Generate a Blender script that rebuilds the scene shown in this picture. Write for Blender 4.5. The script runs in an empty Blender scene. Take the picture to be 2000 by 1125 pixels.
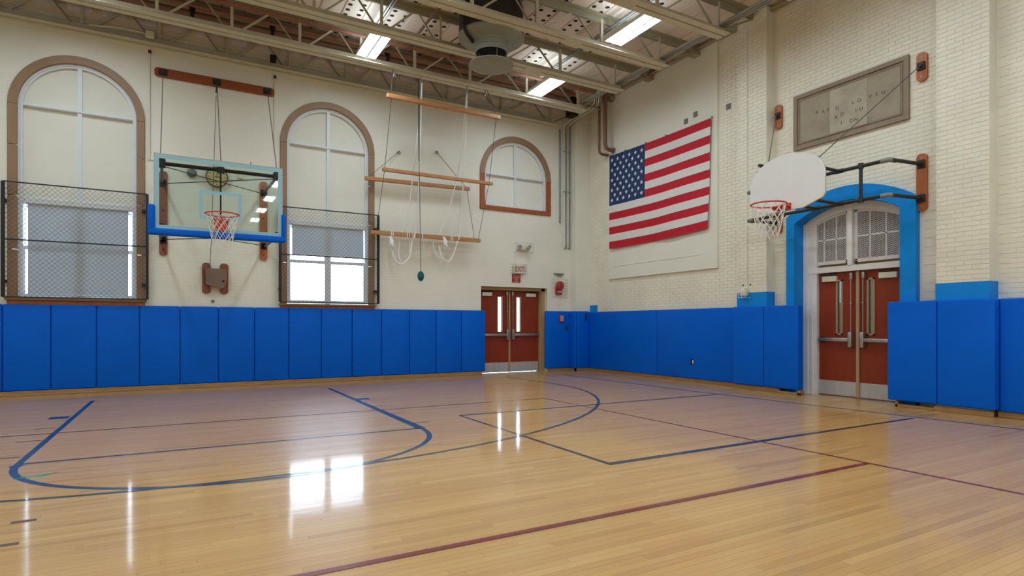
import bpy, bmesh, math, random
from mathutils import Vector, Matrix
rnd = random.Random(7)
PI = math.pi
S = bpy.context.scene
COL = S.collection

# ------------------------------------------------------------------ camera, sky, exposure
cam_d = bpy.data.cameras.new('camera'); cam = bpy.data.objects.new('camera', cam_d); COL.objects.link(cam)
cam.location = (0, 0, 1.25); cam.rotation_euler = (PI/2, 0, math.radians(-29.376))
cam_d.sensor_width = 36; cam_d.lens = 1141.5/2000*36; cam_d.shift_y = 72.8/2000
cam_d.clip_start = 0.05; cam_d.clip_end = 500
S.camera = cam
W = bpy.data.worlds.new('sky'); S.world = W; W.use_nodes = True
wb = W.node_tree.nodes['Background']; wb.inputs[0].default_value = (0.66, 0.80, 1.0, 1); wb.inputs[1].default_value = 11.0
S.view_settings.view_transform = 'Standard'; S.view_settings.look = 'None'
S.view_settings.gamma = 1; S.view_settings.use_curve_mapping = False; S.view_settings.exposure = 0.2
S.cycles.use_denoising = True
S.cycles.use_adaptive_sampling = True; S.cycles.adaptive_threshold = .05; S.cycles.max_bounces = 5; S.cycles.glossy_bounces = 3; S.cycles.diffuse_bounces = 4; S.cycles.transparent_max_bounces = 12
S.cycles.caustics_reflective = False; S.cycles.caustics_refractive = False
S.cycles.sample_clamp_indirect = 6
LAMP = 32.0           # radiance of the ceiling luminaires' lenses

# ------------------------------------------------------------------ materials
def srgb(r, g, b):
    f = lambda c: (c/255/12.92) if c/255 <= .04045 else ((c/255+.055)/1.055)**2.4
    return (f(r), f(g), f(b), 1)
MATS = {}
def mat(name, col, rough=.5, metal=0, spec=.5, var=0., vscale=6., bump=0., bscale=40., stretch=None, coat=0, emit=0, sss=0):
    """plain procedural surface: base colour, soft noise variation, fine relief"""
    m = bpy.data.materials.new(name); m.use_nodes = True; MATS[name] = m
    nt = m.node_tree; N = nt.nodes; L = nt.links; b = N['Principled BSDF']
    b.inputs['Roughness'].default_value = rough; b.inputs['Metallic'].default_value = metal
    b.inputs['Specular IOR Level'].default_value = spec; b.inputs['Coat Weight'].default_value = coat
    b.inputs['Base Color'].default_value = col
    if emit:
        b.inputs['Emission Color'].default_value = col; b.inputs['Emission Strength'].default_value = emit
    if var or bump:
        g = N.new('ShaderNodeNewGeometry'); mp = N.new('ShaderNodeMapping'); L.new(g.outputs['Position'], mp.inputs['Vector'])
        if stretch: mp.inputs['Scale'].default_value = stretch
    if var:
        n = N.new('ShaderNodeTexNoise'); n.inputs['Scale'].default_value = vscale; n.inputs['Detail'].default_value = 5
        L.new(mp.outputs[0], n.inputs['Vector'])
        r = N.new('ShaderNodeMapRange'); r.inputs['From Min'].default_value = .3; r.inputs['From Max'].default_value = .7
        r.inputs['To Min'].default_value = 1-var; r.inputs['To Max'].default_value = 1+var*.6; L.new(n.outputs['Fac'], r.inputs['Value'])
        mx = N.new('ShaderNodeMix'); mx.data_type = 'RGBA'; mx.blend_type = 'MULTIPLY'; mx.inputs['Factor'].default_value = 1
        mx.inputs[6].default_value = col; L.new(r.outputs[0], mx.inputs[7]); L.new(mx.outputs[2], b.inputs['Base Color'])
    if bump:
        n2 = N.new('ShaderNodeTexNoise'); n2.inputs['Scale'].default_value = bscale; n2.inputs['Detail'].default_value = 3
        L.new(mp.outputs[0], n2.inputs['Vector'])
        bp = N.new('ShaderNodeBump'); bp.inputs['Strength'].default_value = bump; bp.inputs['Distance'].default_value = .01
        L.new(n2.outputs['Fac'], bp.inputs['Height']); L.new(bp.outputs[0], b.inputs['Normal'])
    return m

CREAM = srgb(234, 232, 221)
cream = mat('cream_paint', CREAM, .55, var=.05, vscale=1.3, bump=.15, bscale=25)
def brick_bump_cream():
    m = mat('cream_painted_masonry', CREAM, .55, var=.05, vscale=1.1)
    nt = m.node_tree; N = nt.nodes; L = nt.links; b = N['Principled BSDF']
    g = N.new('ShaderNodeNewGeometry'); sx = N.new('ShaderNodeSeparateXYZ'); cx = N.new('ShaderNodeCombineXYZ')
    L.new(g.outputs['Position'], sx.inputs[0]); L.new(sx.outputs['X'], cx.inputs['X']); L.new(sx.outputs['Z'], cx.inputs['Y'])
    t = N.new('ShaderNodeTexBrick'); t.inputs['Scale'].default_value = 1; t.inputs['Brick Width'].default_value = .205
    t.inputs['Row Height'].default_value = .0677; t.inputs['Mortar Size'].default_value = .006; t.inputs['Mortar Smooth'].default_value = .6
    L.new(cx.outputs[0], t.inputs['Vector'])
    n = N.new('ShaderNodeTexNoise'); n.inputs['Scale'].default_value = 1.6; n.inputs['Detail'].default_value = 6; L.new(cx.outputs[0], n.inputs['Vector'])
    mu = N.new('ShaderNodeMath'); mu.operation = 'MULTIPLY'; L.new(t.outputs['Fac'], mu.inputs[0]); L.new(n.outputs['Fac'], mu.inputs[1])
    bp = N.new('ShaderNodeBump'); bp.invert = True; bp.inputs['Strength'].default_value = .6; bp.inputs['Distance'].default_value = .004
    L.new(mu.outputs[0], bp.inputs['Height']); L.new(bp.outputs[0], b.inputs['Normal'])
    return m
cream_far = brick_bump_cream()
cream_brick = mat('cream_painted_brick', srgb(236, 231, 216), .5, var=.06, vscale=2.2, bump=.12, bscale=45)
blue_pad = mat('blue_vinyl', srgb(0, 98, 216), .45, spec=.12, var=.05, vscale=1.5, bump=.06, bscale=6)
pad_back = mat('dark_blue_edge', srgb(8, 40, 110), .55)
light_blue = mat('light_blue_paint', srgb(0, 138, 228), .5, spec=.25, var=.06, vscale=4, bump=.12, bscale=30)
trim_brown = mat('brown_window_trim', srgb(152, 120, 92), .5, var=.1, vscale=3, stretch=(1, 1, .4), bump=.05)
oak = mat('golden_oak', srgb(186, 132, 84), .42, var=.22, vscale=6, stretch=(1, 8, 8), bump=.06)
oak_v = mat('stained_trim_wood', srgb(165, 88, 48), .45, var=.25, vscale=6, stretch=(2, 2, 2))
redwood = mat('stained_wall_board', srgb(174, 96, 46), .4, var=.22, vscale=7, stretch=(5, 5, .7))
redwood_h = mat('stained_wall_beam', srgb(150, 72, 34), .42, var=.2, vscale=7, stretch=(.7, 5, 5))
mauvewood = mat('worn_wall_board', srgb(140, 78, 58), .45, var=.2, vscale=7, stretch=(5, 5, .7))
door_red = mat('rust_red_door', srgb(142, 56, 32), .38, spec=.3, var=.1, vscale=4, stretch=(3, 3, .5))
white_paint = mat('white_paint', srgb(222, 226, 232), .4, var=.03)
white_frame = mat('white_door_frame', srgb(240, 236, 234), .4, var=.04)
shade_cream = mat('cream_shade', srgb(232, 231, 222), .8, var=.03, vscale=2)
metal_grey = mat('brushed_metal', srgb(178, 172, 166), .35, metal=.85)
kick = mat('stainless_kick_plate', srgb(196, 192, 190), .4, metal=.3, var=.08, vscale=2, stretch=(8, 8, 1))
tan_frame = mat('tan_door_frame', srgb(176, 148, 112), .45, var=.06)
black_metal = mat('black_metal', srgb(24, 28, 34), .45, metal=.2)
dark_iron = mat('dark_iron', srgb(52, 46, 44), .5, metal=.4)
pipe_black = mat('black_pipe', srgb(44, 46, 50), .45, metal=.2)
pipe_grey = mat('grey_pipe_elbow', srgb(130, 130, 124), .5)
cable_m = mat('steel_cable', srgb(96, 96, 92), .5, metal=.4)
rim_red = mat('orange_red_rim', srgb(205, 66, 48), .4)
net_white = mat('white_net_cord', srgb(228, 226, 222), .8)
rope_white = mat('white_rope', srgb(244, 245, 246), .8)
cord_dark = mat('dark_cord', srgb(88, 84, 76), .8)
teal = mat('teal_rope', srgb(10, 92, 104), .6)
board_white = mat('white_backboard', srgb(240, 243, 246), .35, var=.02)
tan_edge = mat('tan_edge', srgb(176, 160, 130), .6)
border_blue = mat('pale_blue_stripe', srgb(150, 196, 214), .4)
joist_m = mat('olive_cream_steel', srgb(208, 205, 184), .5, var=.08, vscale=3)
joist_d = mat('olive_steel', srgb(164, 158, 134), .5, var=.1, vscale=3)
deck_m = mat('pale_roof_deck', srgb(228, 212, 200), .6, var=.06, vscale=2)
hole_m = mat('deck_hole_dark', srgb(24, 20, 18), .9)
rust = mat('rust_red_pipe', srgb(150, 98, 76), .55, var=.2, vscale=5)
brown_pipe = mat('brown_pipe', srgb(128, 92, 76), .5, var=.1)
olive_board = mat('olive_brown_board', srgb(170, 140, 104), .6, var=.2, vscale=3, stretch=(.5, 6, 6))
lavender = mat('lavender_panel', srgb(240, 234, 244), .6)
tan_panel = mat('tan_panel_frame', srgb(236, 224, 204), .6, var=.08)
fan_grey = mat('grey_green_fan_metal', srgb(150, 155, 145), .55, var=.12, vscale=4)
fan_dark = mat('dark_fan_housing', srgb(52, 44, 40), .6, var=.1)
lamp_white = mat('white_lamp_housing', srgb(225, 228, 230), .4)
galv = mat('galvanised_steel', srgb(170, 172, 168), .4, metal=.6, var=.1)
sign_red = mat('sign_red', srgb(178, 34, 44), .45)
sign_white = mat('sign_white', srgb(226, 222, 206), .5)
wire_grey = mat('guard_wire', srgb(150, 146, 134), .4, metal=.5)
flag_red = mat('flag_red', srgb(190, 14, 40), .75, var=.04)
flag_white = mat('flag_white', srgb(226, 222, 222), .75, var=.03)
flag_blue = mat('flag_navy', srgb(22, 54, 104), .75, var=.06)
stone = mat('grey_brown_stone', srgb(148, 130, 112), .7, var=.16, vscale=3, bump=.3, bscale=30)
stone_l = mat('lighter_stone_panel', srgb(160, 148, 130), .7, var=.18, vscale=3.5, bump=.3, bscale=25)
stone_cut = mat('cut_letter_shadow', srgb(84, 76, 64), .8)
hoist_m = mat('brown_grey_hoist', srgb(128, 108, 94), .4, metal=.3)
clock_face = mat('yellowed_clock_face', srgb(206, 190, 132), .5)
clock_rim = mat('brown_clock_rim', srgb(92, 72, 44), .4)
grey_bell = mat('grey_bell', srgb(112, 112, 112), .45, metal=.3)
box_grey = mat('grey_plate', srgb(112, 112, 108), .5)
line_blue = mat('blue_court_paint', srgb(8, 64, 104), .3, spec=.35, coat=.3)
line_navy = mat('navy_court_paint', srgb(26, 40, 64), .3, spec=.35, coat=.3)
line_slate = mat('slate_court_paint', srgb(40, 62, 78), .3, spec=.35, coat=.3)
line_red = mat('maroon_court_paint', srgb(122, 44, 48), .3, spec=.35, coat=.3)
line_brown = mat('worn_brown_tape', srgb(96, 70, 58), .4)
line_teal = mat('teal_tape', srgb(40, 170, 150), .4)
base_wood = mat('baseboard_wood', srgb(168, 126, 82), .4, var=.2, vscale=5, stretch=(1, 1, 6))
outdoor_grey = mat('outdoor_bark', srgb(150, 150, 150), .9)
ground_m = mat('pale_ground', srgb(190, 195, 200), .9, var=.1)
dark_pane = mat('grey_obscured_pane', srgb(128, 122, 124), .12, spec=.7, var=.25, vscale=9)
corridor_m = mat('corridor_wall', srgb(160, 150, 138), .6)

def glass_mat(name, tint, ior=1.5):
    m = bpy.data.materials.new(name); m.use_nodes = True; nt = m.node_tree; N = nt.nodes; L = nt.links
    N.remove(N['Principled BSDF']); o = N['Material Output']
    t = N.new('ShaderNodeBsdfTransparent'); t.inputs[0].default_value = tint
    g = N.new('ShaderNodeBsdfGlossy'); g.inputs['Roughness'].default_value = .02
    f = N.new('ShaderNodeFresnel'); f.inputs[0].default_value = ior
    x = N.new('ShaderNodeMixShader'); L.new(f.outputs[0], x.inputs[0]); L.new(t.outputs[0], x.inputs[1]); L.new(g.outputs[0], x.inputs[2])
    L.new(x.outputs[0], o.inputs[0]); return m
glass = glass_mat('window_glass', (.97, .98, .98, 1))
glass_board = glass_mat('backboard_glass', (.86, .93, .91, 1), 1.45)

def blind_mat():
    m = bpy.data.materials.new('grey_blind_cloth'); m.use_nodes = True; nt = m.node_tree; N = nt.nodes; L = nt.links
    N.remove(N['Principled BSDF']); o = N['Material Output']
    d = N.new('ShaderNodeBsdfDiffuse'); d.inputs[0].default_value = srgb(206, 212, 216)
    t = N.new('ShaderNodeBsdfTranslucent'); t.inputs[0].default_value = srgb(190, 200, 208)
    x = N.new('ShaderNodeMixShader'); x.inputs[0].default_value = .25
    L.new(d.outputs[0], x.inputs[1]); L.new(t.outputs[0], x.inputs[2]); L.new(x.outputs[0], o.inputs[0]); return m
blind_m = blind_mat()

def lens_mat(k=1.0):
    m = bpy.data.materials.new('lit_lamp_lens'); m.use_nodes = True; nt = m.node_tree; N = nt.nodes; L = nt.links
    N.remove(N['Principled BSDF']); o = N['Material Output']
    e = N.new('ShaderNodeEmission'); e.inputs[0].default_value = (.80, .94, 1, 1); e.inputs[1].default_value = LAMP*k
    L.new(e.outputs[0], o.inputs[0]); return m
lens_m = lens_mat(); uplight_m = lens_mat(.55)

def wood_floor(name, obj_tone):
    m = bpy.data.materials.new(name); m.use_nodes = True; nt = m.node_tree; N = nt.nodes; L = nt.links; b = N['Principled BSDF']
    a = N.new('ShaderNodeAttribute'); a.attribute_name = 'tone'; a.attribute_type = 'OBJECT' if obj_tone else 'GEOMETRY'
    g = N.new('ShaderNodeNewGeometry'); mp = N.new('ShaderNodeMapping'); mp.inputs['Scale'].default_value = (1.2, 26, 1)
    L.new(g.outputs['Position'], mp.inputs['Vector'])
    n = N.new('ShaderNodeTexNoise'); n.inputs['Scale'].default_value = 2.4; n.inputs['Detail'].default_value = 6; L.new(mp.outputs[0], n.inputs['Vector'])
    ad = N.new('ShaderNodeMath'); ad.operation = 'MULTIPLY_ADD'; ad.inputs[1].default_value = .34; L.new(n.outputs['Fac'], ad.inputs[0]); L.new(a.outputs['Fac'], ad.inputs[2])
    r = N.new('ShaderNodeValToRGB'); e = r.color_ramp.elements
    e[0].position = .12; e[0].color = srgb(164, 118, 66); e[1].position = 1.1; e[1].color = srgb(216, 173, 108)
    x = e.new(.55); x.color = srgb(197, 151, 88)
    L.new(ad.outputs[0], r.inputs[0]); L.new(r.outputs[0], b.inputs['Base Color'])
    b.inputs['Roughness'].default_value = .36; b.inputs['Specular IOR Level'].default_value = .5
    b.inputs['Coat Weight'].default_value = .5; b.inputs['Coat Roughness'].default_value = .08
    n2 = N.new('ShaderNodeTexNoise'); n2.inputs['Scale'].default_value = 3; n2.inputs['Detail'].default_value = 2
    mp2 = N.new('ShaderNodeMapping'); mp2.inputs['Scale'].default_value = (1, 6, 1); L.new(g.outputs['Position'], mp2.inputs['Vector']); L.new(mp2.outputs[0], n2.inputs['Vector'])
    bp = N.new('ShaderNodeBump'); bp.inputs['Strength'].default_value = .05; bp.inputs['Distance'].default_value = .004
    L.new(n2.outputs['Fac'], bp.inputs['Height']); L.new(bp.outputs[0], b.inputs['Coat Normal'])
    return m
wood_a = wood_floor('maple_boards', False); wood_b = wood_floor('maple_board_single', True)

# ------------------------------------------------------------------ mesh building
class MB:
    def __init__(s): s.v = []; s.f = []; s.mi = []; s.sm = []
    def add(s, vs, fs, mi=0, smooth=False):
        o = len(s.v); s.v += [tuple(v) for v in vs]
        for f in fs: s.f.append([i+o for i in f]); s.mi.append(mi); s.sm.append(smooth)
        return s
    def box(s, x0, x1, y0, y1, z0, z1, mi=0):
        if x0 > x1: x0, x1 = x1, x0
        if y0 > y1: y0, y1 = y1, y0
        if z0 > z1: z0, z1 = z1, z0
        v = [(x0,y0,z0),(x1,y0,z0),(x1,y1,z0),(x0,y1,z0),(x0,y0,z1),(x1,y0,z1),(x1,y1,z1),(x0,y1,z1)]
        return s.add(v, [(0,3,2,1),(4,5,6,7),(0,1,5,4),(1,2,6,5),(2,3,7,6),(3,0,4,7)], mi)
    def rbox(s, x0, x1, y0, y1, z0, z1, r=.01, seg=2, mi=0):
        if x0 > x1: x0, x1 = x1, x0
        if y0 > y1: y0, y1 = y1, y0
        if z0 > z1: z0, z1 = z1, z0
        bm = bmesh.new(); bmesh.ops.create_cube(bm, size=1)
        for v in bm.verts: v.co = Vector(((x0+x1)/2+v.co.x*(x1-x0), (y0+y1)/2+v.co.y*(y1-y0), (z0+z1)/2+v.co.z*(z1-z0)))
        r = min(r, .49*min(x1-x0, y1-y0, z1-z0))
        bmesh.ops.bevel(bm, geom=bm.edges[:], offset=r, segments=seg, profile=.5, affect='EDGES')
        bmesh.ops.recalc_face_normals(bm, faces=bm.faces[:])
        bm.verts.index_update()
        s.add([v.co[:] for v in bm.verts], [[v.index for v in f.verts] for f in bm.faces], mi, True); bm.free(); return s
    def tube(s, pts, r, n=8, mi=0, cap=True, closed=False):
        P = [Vector(p) for p in pts]; m = len(P)
        rs = r if isinstance(r, (list, tuple)) else [r]*m
        T = []
        for i in range(m):
            a = P[(i-1) % m] if (closed or i > 0) else P[i]; b = P[(i+1) % m] if (closed or i < m-1) else P[i]
            T.append((b-a).normalized())
        u = T[0].orthogonal().normalized(); rings = []
        for i in range(m):
            u = (u - T[i]*u.dot(T[i])); u = u.normalized() if u.length > 1e-6 else T[i].orthogonal().normalized()
            w = T[i].cross(u)
            rings.append([P[i]+(u*math.cos(2*PI*k/n)+w*math.sin(2*PI*k/n))*rs[i] for k in range(n)])
        vs = [p for g in rings for p in g]; fs = []
        for i in range(m if closed else m-1):
            j = (i+1) % m
            for k in range(n): fs.append((i*n+k, i*n+(k+1) % n, j*n+(k+1) % n, j*n+k))
        s.add(vs, fs, mi, True)
        if cap and not closed:
            s.add(rings[0], [list(range(n))[::-1]], mi); s.add(rings[-1], [list(range(n))], mi)
        return s
    def bar(s, a, b, w, h, mi=0, up=(0,0,1)):
        """rectangular bar from a to b, w across, h along 'up'"""
        a = Vector(a); b = Vector(b); t = (b-a).normalized(); up = Vector(up); sd = t.cross(up)
        sd = sd.normalized() if sd.length > 1e-6 else t.orthogonal().normalized(); u2 = sd.cross(t)
        v = []
        for p in (a, b):
            for i, j in ((-1,-1),(1,-1),(1,1),(-1,1)): v.append(p+sd*(i*w/2)+u2*(j*h/2))
        return s.add(v, [(3,2,1,0),(4,5,6,7),(0,1,5,4),(1,2,6,5),(2,3,7,6),(3,0,4,7)], mi)
    def prism(s, pts, d, mi=0):
        """planar polygon extruded by vector d"""
        P = [Vector(p) for p in pts]; n = len(P); d = Vector(d)
        nn = sum((P[i].cross(P[(i+1) % n]) for i in range(n)), Vector())
        if nn.dot(d) > 0: P = P[::-1]
        s.add(P+[p+d for p in P], [list(range(n)), list(range(2*n-1, n-1, -1))]+[((i+1) % n, i, n+i, n+(i+1) % n) for i in range(n)], mi)
        return s
    def strip(s, inner, outer, d, mi=0, closed=False):
        """band between two equal polylines extruded by vector d (arches, frames)"""
        d = Vector(d); n = len(inner)
        for i in range(n if closed else n-1):
            j = (i+1) % n
            s.prism([inner[i], inner[j], outer[j], outer[i]], d, mi)
        return s
    def lathe(s, c, prof, n=24, axis='z', mi=0, smooth=True):
        c = Vector(c); vs = []; m = len(prof)
        for r, h in prof:
            for k in range(n):
                a = 2*PI*k/n; x, y = r*math.cos(a), r*math.sin(a)
                vs.append(c+(Vector((x, y, h)) if axis == 'z' else Vector((x, h, y)) if axis == 'y' else Vector((h, x, y))))
        fs = []
        for i in range(m-1):
            for k in range(n): fs.append((i*n+k, i*n+(k+1) % n, (i+1)*n+(k+1) % n, (i+1)*n+k))
        if prof[0][0] > 1e-5: fs.append(list(range(n))[::-1])
        if prof[-1][0] > 1e-5: fs.append(list(range((m-1)*n, m*n)))
        return s.add(vs, fs, mi, smooth)

ORG = {}
def finish(o, parent, org):
    COL.objects.link(o)
    if parent is not None: o.parent = parent; o.location = Vector(org)-ORG[parent.name]
    else: o.location = org
    ORG[o.name] = Vector(org)
def mk(name, mb, mats, parent=None, origin=None):
    """one mesh object; vertices of mb are world coordinates"""
    if not isinstance(mats, (list, tuple)): mats = [mats]
    V = mb.v
    if origin is None:
        if parent is not None: origin = ORG[parent.name]
        else:
            xs = [v[0] for v in V]; ys = [v[1] for v in V]; zs = [v[2] for v in V]
            origin = ((min(xs)+max(xs))/2, (min(ys)+max(ys))/2, min(zs))
    ox, oy, oz = origin
    me = bpy.data.meshes.new(name); me.from_pydata([(a-ox, b-oy, c-oz) for a, b, c in V], [], mb.f)
    for m in mats: me.materials.append(m)
    me.polygons.foreach_set('material_index', mb.mi); me.polygons.foreach_set('use_smooth', mb.sm)
    if any(mb.sm): me.set_sharp_from_angle(angle=math.radians(42))
    me.update()
    o = bpy.data.objects.new(name, me); finish(o, parent, origin); return o
def tag(o, label, cat, group=None):
    o['label'] = label; o['category'] = cat
    if group: o['group'] = group
    return o
def thing(name, loc, label, cat, group=None):
    o = bpy.data.objects.new(name, None); o.empty_display_size = .1; finish(o, None, loc); return tag(o, label, cat, group)
def struct(name, mb, mats, **k):
    o = mk(name, mb, mats, **k); o['kind'] = 'structure'; return o
def sroot(name, loc):
    o = bpy.data.objects.new(name, None); finish(o, None, loc); o['kind'] = 'structure'; return o
def copy_tree(src, loc, parent=None, d=None):
    c = src.copy(); COL.objects.link(c)
    if parent is None: c.location = loc; ORG[c.name] = Vector(loc)
    else: c.parent = parent; ORG[c.name] = ORG[src.name]+d
    dd = d if d is not None else Vector(loc)-ORG[src.name]
    for ch in list(src.children): copy_tree(ch, None, c, dd)
    return c
def text(body, size, m, place, extrude=.002, align='CENTER', name='lettering', parent=None, squash=1.0):
    """lettering as thin mesh; place maps (u right, v up, w out) to world"""
    cu = bpy.data.curves.new('t', 'FONT'); cu.body = body; cu.size = size; cu.align_x = align; cu.align_y = 'CENTER'; cu.extrude = extrude; cu.resolution_u = 3
    o = bpy.data.objects.new('t', cu); COL.objects.link(o)
    dg = bpy.context.evaluated_depsgraph_get(); me = o.evaluated_get(dg).to_mesh()
    mb = MB(); mb.add([place(v.co.x*squash, v.co.y, v.co.z) for v in me.vertices], [list(p.vertices) for p in me.polygons])
    o.evaluated_get(dg).to_mesh_clear(); bpy.data.objects.remove(o); bpy.data.curves.remove(cu)
    return mk(name, mb, m, parent)
def arc(cx, cz, r, a0, a1, n, rz=None):
    rz = rz or r
    return [(cx+r*math.cos(a0+(a1-a0)*i/n), cz+rz*math.sin(a0+(a1-a0)*i/n)) for i in range(n+1)]
ORD = ['first', 'second', 'third', 'fourth', 'fifth', 'sixth', 'seventh', 'eighth', 'ninth', 'tenth', 'eleventh', 'twelfth', 'thirteenth', 'fourteenth', 'fifteenth', 'sixteenth', 'seventeenth']

YA, XB, HC = 13.33, 9.83, 7.30          # far wall, right wall, underside of roof deck
XL, YB = -8.67, -15.0                     # left wall and wall behind the camera

# ------------------------------------------------------------------ room shell
def wall_mesh(mb, u0, u1, H, ops, P, depth, D):
    """vertical wall in slices; ops = (ua, ub, zbot, ztop(u)); P(u,z,d) -> world; reveals of given depth"""
    cuts = {u0, u1}
    for a, b, zb, zt, n in ops:
        for i in range(n+1): cuts.add(a+(b-a)*i/n)
    cuts = sorted(cuts)
    for a, b in zip(cuts, cuts[1:]):
        mid = (a+b)/2; here = sorted([o for o in ops if o[0]-1e-6 < mid < o[1]+1e-6], key=lambda o: o[2])
        q = lambda z0a, z0b, z1a, z1b: mb.add([P(a, z0a, 0), P(b, z0b, 0), P(b, z1b, 0), P(a, z1a, 0)], [(0, 1, 2, 3)])
        fa = fb = 0
        for op in here:
            zb, zt = op[2], op[3]
            if zb > 0: q(fa, fb, zb, zb); mb.add([P(a, zb, 0), P(a, zb, depth), P(b, zb, depth), P(b, zb, 0)], [(0, 1, 2, 3)])
            fa, fb = zt(a), zt(b)
            mb.add([P(a, zt(a), 0), P(b, zt(b), 0), P(b, zt(b), depth), P(a, zt(a), depth)], [(0, 1, 2, 3)])
        q(fa, fb, H, H)
    for a, b, zb, zt, n in ops:
        mb.add([P(a, zb, 0), P(a, zt(a), 0), P(a, zt(a), depth), P(a, zb, depth)], [(0, 1, 2, 3)])
        mb.add([P(b, zb, 0), P(b, zb, depth), P(b, zt(b), depth), P(b, zt(b), 0)], [(0, 1, 2, 3)])
    # outer skin
    mb.add([P(u0, 0, D), P(u0, H, D), P(u1, H, D), P(u1, 0, D)], [(0, 1, 2, 3)]) if not ops else None
def semi(c, r, zs): return lambda u: zs+math.sqrt(max(0, r*r-(u-c)**2))
WIN = [dict(c=-1.667, ro=1.025, zs=5.175, zb=1.70), dict(c=2.83, ro=1.02, zs=5.175, zb=1.68), dict(c=7.633, ro=1.068, zs=5.12, zb=4.22)]
ops = [(w['c']-w['ro']+.06, w['c']+w['ro']-.06, w['zb']+.02, semi(w['c'], w['ro']-.06, w['zs']), 24) for w in WIN]
ops.append((6.60, 8.60, 0, lambda u: 2.25, 1))
mb = MB(); wall_mesh(mb, XL, XB+.3, HC+.1, ops, lambda u, z, d: (u, YA+d, z), .30, .34)
wall_far = struct('wall_far', mb, cream_far)
# chase in the corner beside the flag wall
mb = MB(); mb.box(9.34, XB+.1, 13.05, YA+.02, 0, HC); mk('corner_chase', mb, cream, wall_far)
# high strip of panels above the last joist
mb = MB(); mb.box(XL, 9.34, YA-.02, YA+.01, 6.92, HC); mk('panel_strip', mb, tan_panel, wall_far)
def round_panel(x0, x1, z0, z1, y, d, r=.05):
    pts = [(x0, y, z1), (x0, y, z0+r)]+[(x0+r-r*math.cos(t), y, z0+r-r*math.sin(t)) for t in (PI/6, PI/3)]+[(x0+r, y, z0), (x1-r, y, z0)]+[(x1-r+r*math.sin(t), y, z0+r-r*math.cos(t)) for t in (PI/6, PI/3)]+[(x1, y, z0+r), (x1, y, z1)]
    return pts
k = 0; x = -3.95
while x < 9.0:
    mb = MB(); mb.prism(round_panel(x, x+.38, 7.03, 7.28, YA-.035, .02), (0, .014, 0)); mk('high_panel', mb, lavender, wall_far); x += .525

def arch2(zs, rise, c, hw):             # segmental arch
    R = (hw*hw+rise*rise)/(2*rise)
    return lambda u: zs+rise-R+math.sqrt(max(0, R*R-(u-c)**2))
D2C = 5.866
a_in = arch2(3.10, .26, D2C, .90); a_out = arch2(3.23, .37, 5.834, 1.096)
mb = MB(); wall_mesh(mb, YB-.3, YA+.3, HC+.1, [(D2C-.90, D2C+.90, 0, a_in, 16)], lambda u, z, d: (XB+.005+d, u, z), .30, .34)
wall_right = struct('wall_right', mb, cream_brick)
mb = MB(); wall_mesh(mb, YB, YA, HC+.1, [], lambda u, z, d: (XL-d, u, z), 0, .2); wall_left = struct('wall_left', mb, cream)
mb = MB(); wall_mesh(mb, XL, XB, HC+.1, [], lambda u, z, d: (u, YB-d, z), 0, .2); wall_behind = struct('wall_behind', mb, cream)

# pilasters
PIL = [(7.265, 7.93, 9.61), (3.757, 4.406, 9.60)]
for a, b, xf in PIL:
    mb = MB(); mb.box(xf+.005, XB+.05, a+.004, b-.004, 0, HC); mk('pilaster', mb, cream_brick, wall_right)
    mb = MB(); mb.box(xf-.006, XB+.02, a-.008, b+.008, 1.45, 1.86 if a < 5 else 1.885); mk('blue_pilaster_band', mb, light_blue, wall_right)
mb = MB(); mb.box(XB-.008, XB+.01, 12.72, 13.05, 1.5, 1.80); mk('blue_corner_band', mb, light_blue, wall_right)
# brick facing of the right wall: real bricks, painted
BL, BH, BG = .205, .0677, .006
bricks = []
def brick_rows(u0, u1, z0, z1, skip, plane):
    r0 = int(z0/BH)
    for r in range(r0, int(z1/BH)):
        z = r*BH; u = u0-((r % 2)*BL/2)
        while u < u1:
            a, b = max(u, u0), min(u+BL-BG, u1)
            if b-a > .03 and not skip(a, b, z, z+BH): bricks.append((plane, a, b, z, z+BH-BG))
            u += BL
def skip_main(a, b, z0, z1):
    for p, q, xf in PIL:
        if b > p+.01 and a < q-.01: return True
    m = (a+b)/2
    if b > 4.75 and a < 6.92 and z0 < a_out(min(max(m, 4.74), 6.93))-.03: return True
    if 8.60 < b and a < 12.20 and z1 > 2.47 and z0 < 7.25 and a > 8.55: return True
    if b > 4.88 and a < 6.83 and z1 > 4.46 and z0 < 5.44: return True
    return False
brick_rows(1.6, 13.04, 1.5, HC, skip_main, XB)
for a, b, xf in PIL: brick_rows(a, b, 1.8, HC, lambda *k: False, xf)
cd = Vector((math.sin(math.radians(29.376)), math.cos(math.radians(29.376)))); cr = Vector((cd.y, -cd.x))
def px_of(x, y, z):
    w = x*cd.x+y*cd.y; 
    return (1000+1141.5*(x*cr.x+y*cr.y)/w, 635.3-1141.5*(z-1.25)/w, w)
vis = []; rest = []
for bk in bricks:
    p = px_of(bk[0], (bk[1]+bk[2])/2, bk[3])
    full = abs(bk[2]-bk[1]-(BL-BG)) < 1e-4
    (vis if (full and p[0] < 1996 and 4 < p[1] < 545 and p[2] > 0) else rest).append((p[2], bk))
vis.sort(key=lambda t: t[0])
def brick_mesh(mb, x, a, b, z0, z1, c=.0025):
    w = x+.0075
    mb.add([(w, a, z0), (w, b, z0), (w, b, z1), (w, a, z1), (x, a+c, z0+c), (x, b-c, z0+c), (x, b-c, z1-c), (x, a+c, z1-c)],
           [(4, 7, 6, 5), (0, 4, 5, 1), (1, 5, 6, 2), (2, 6, 7, 3), (3, 7, 4, 0)])
mb = MB(); brick_mesh(mb, 0, 0, BL-BG, 0, BH-BG)
bm_me = None
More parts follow.
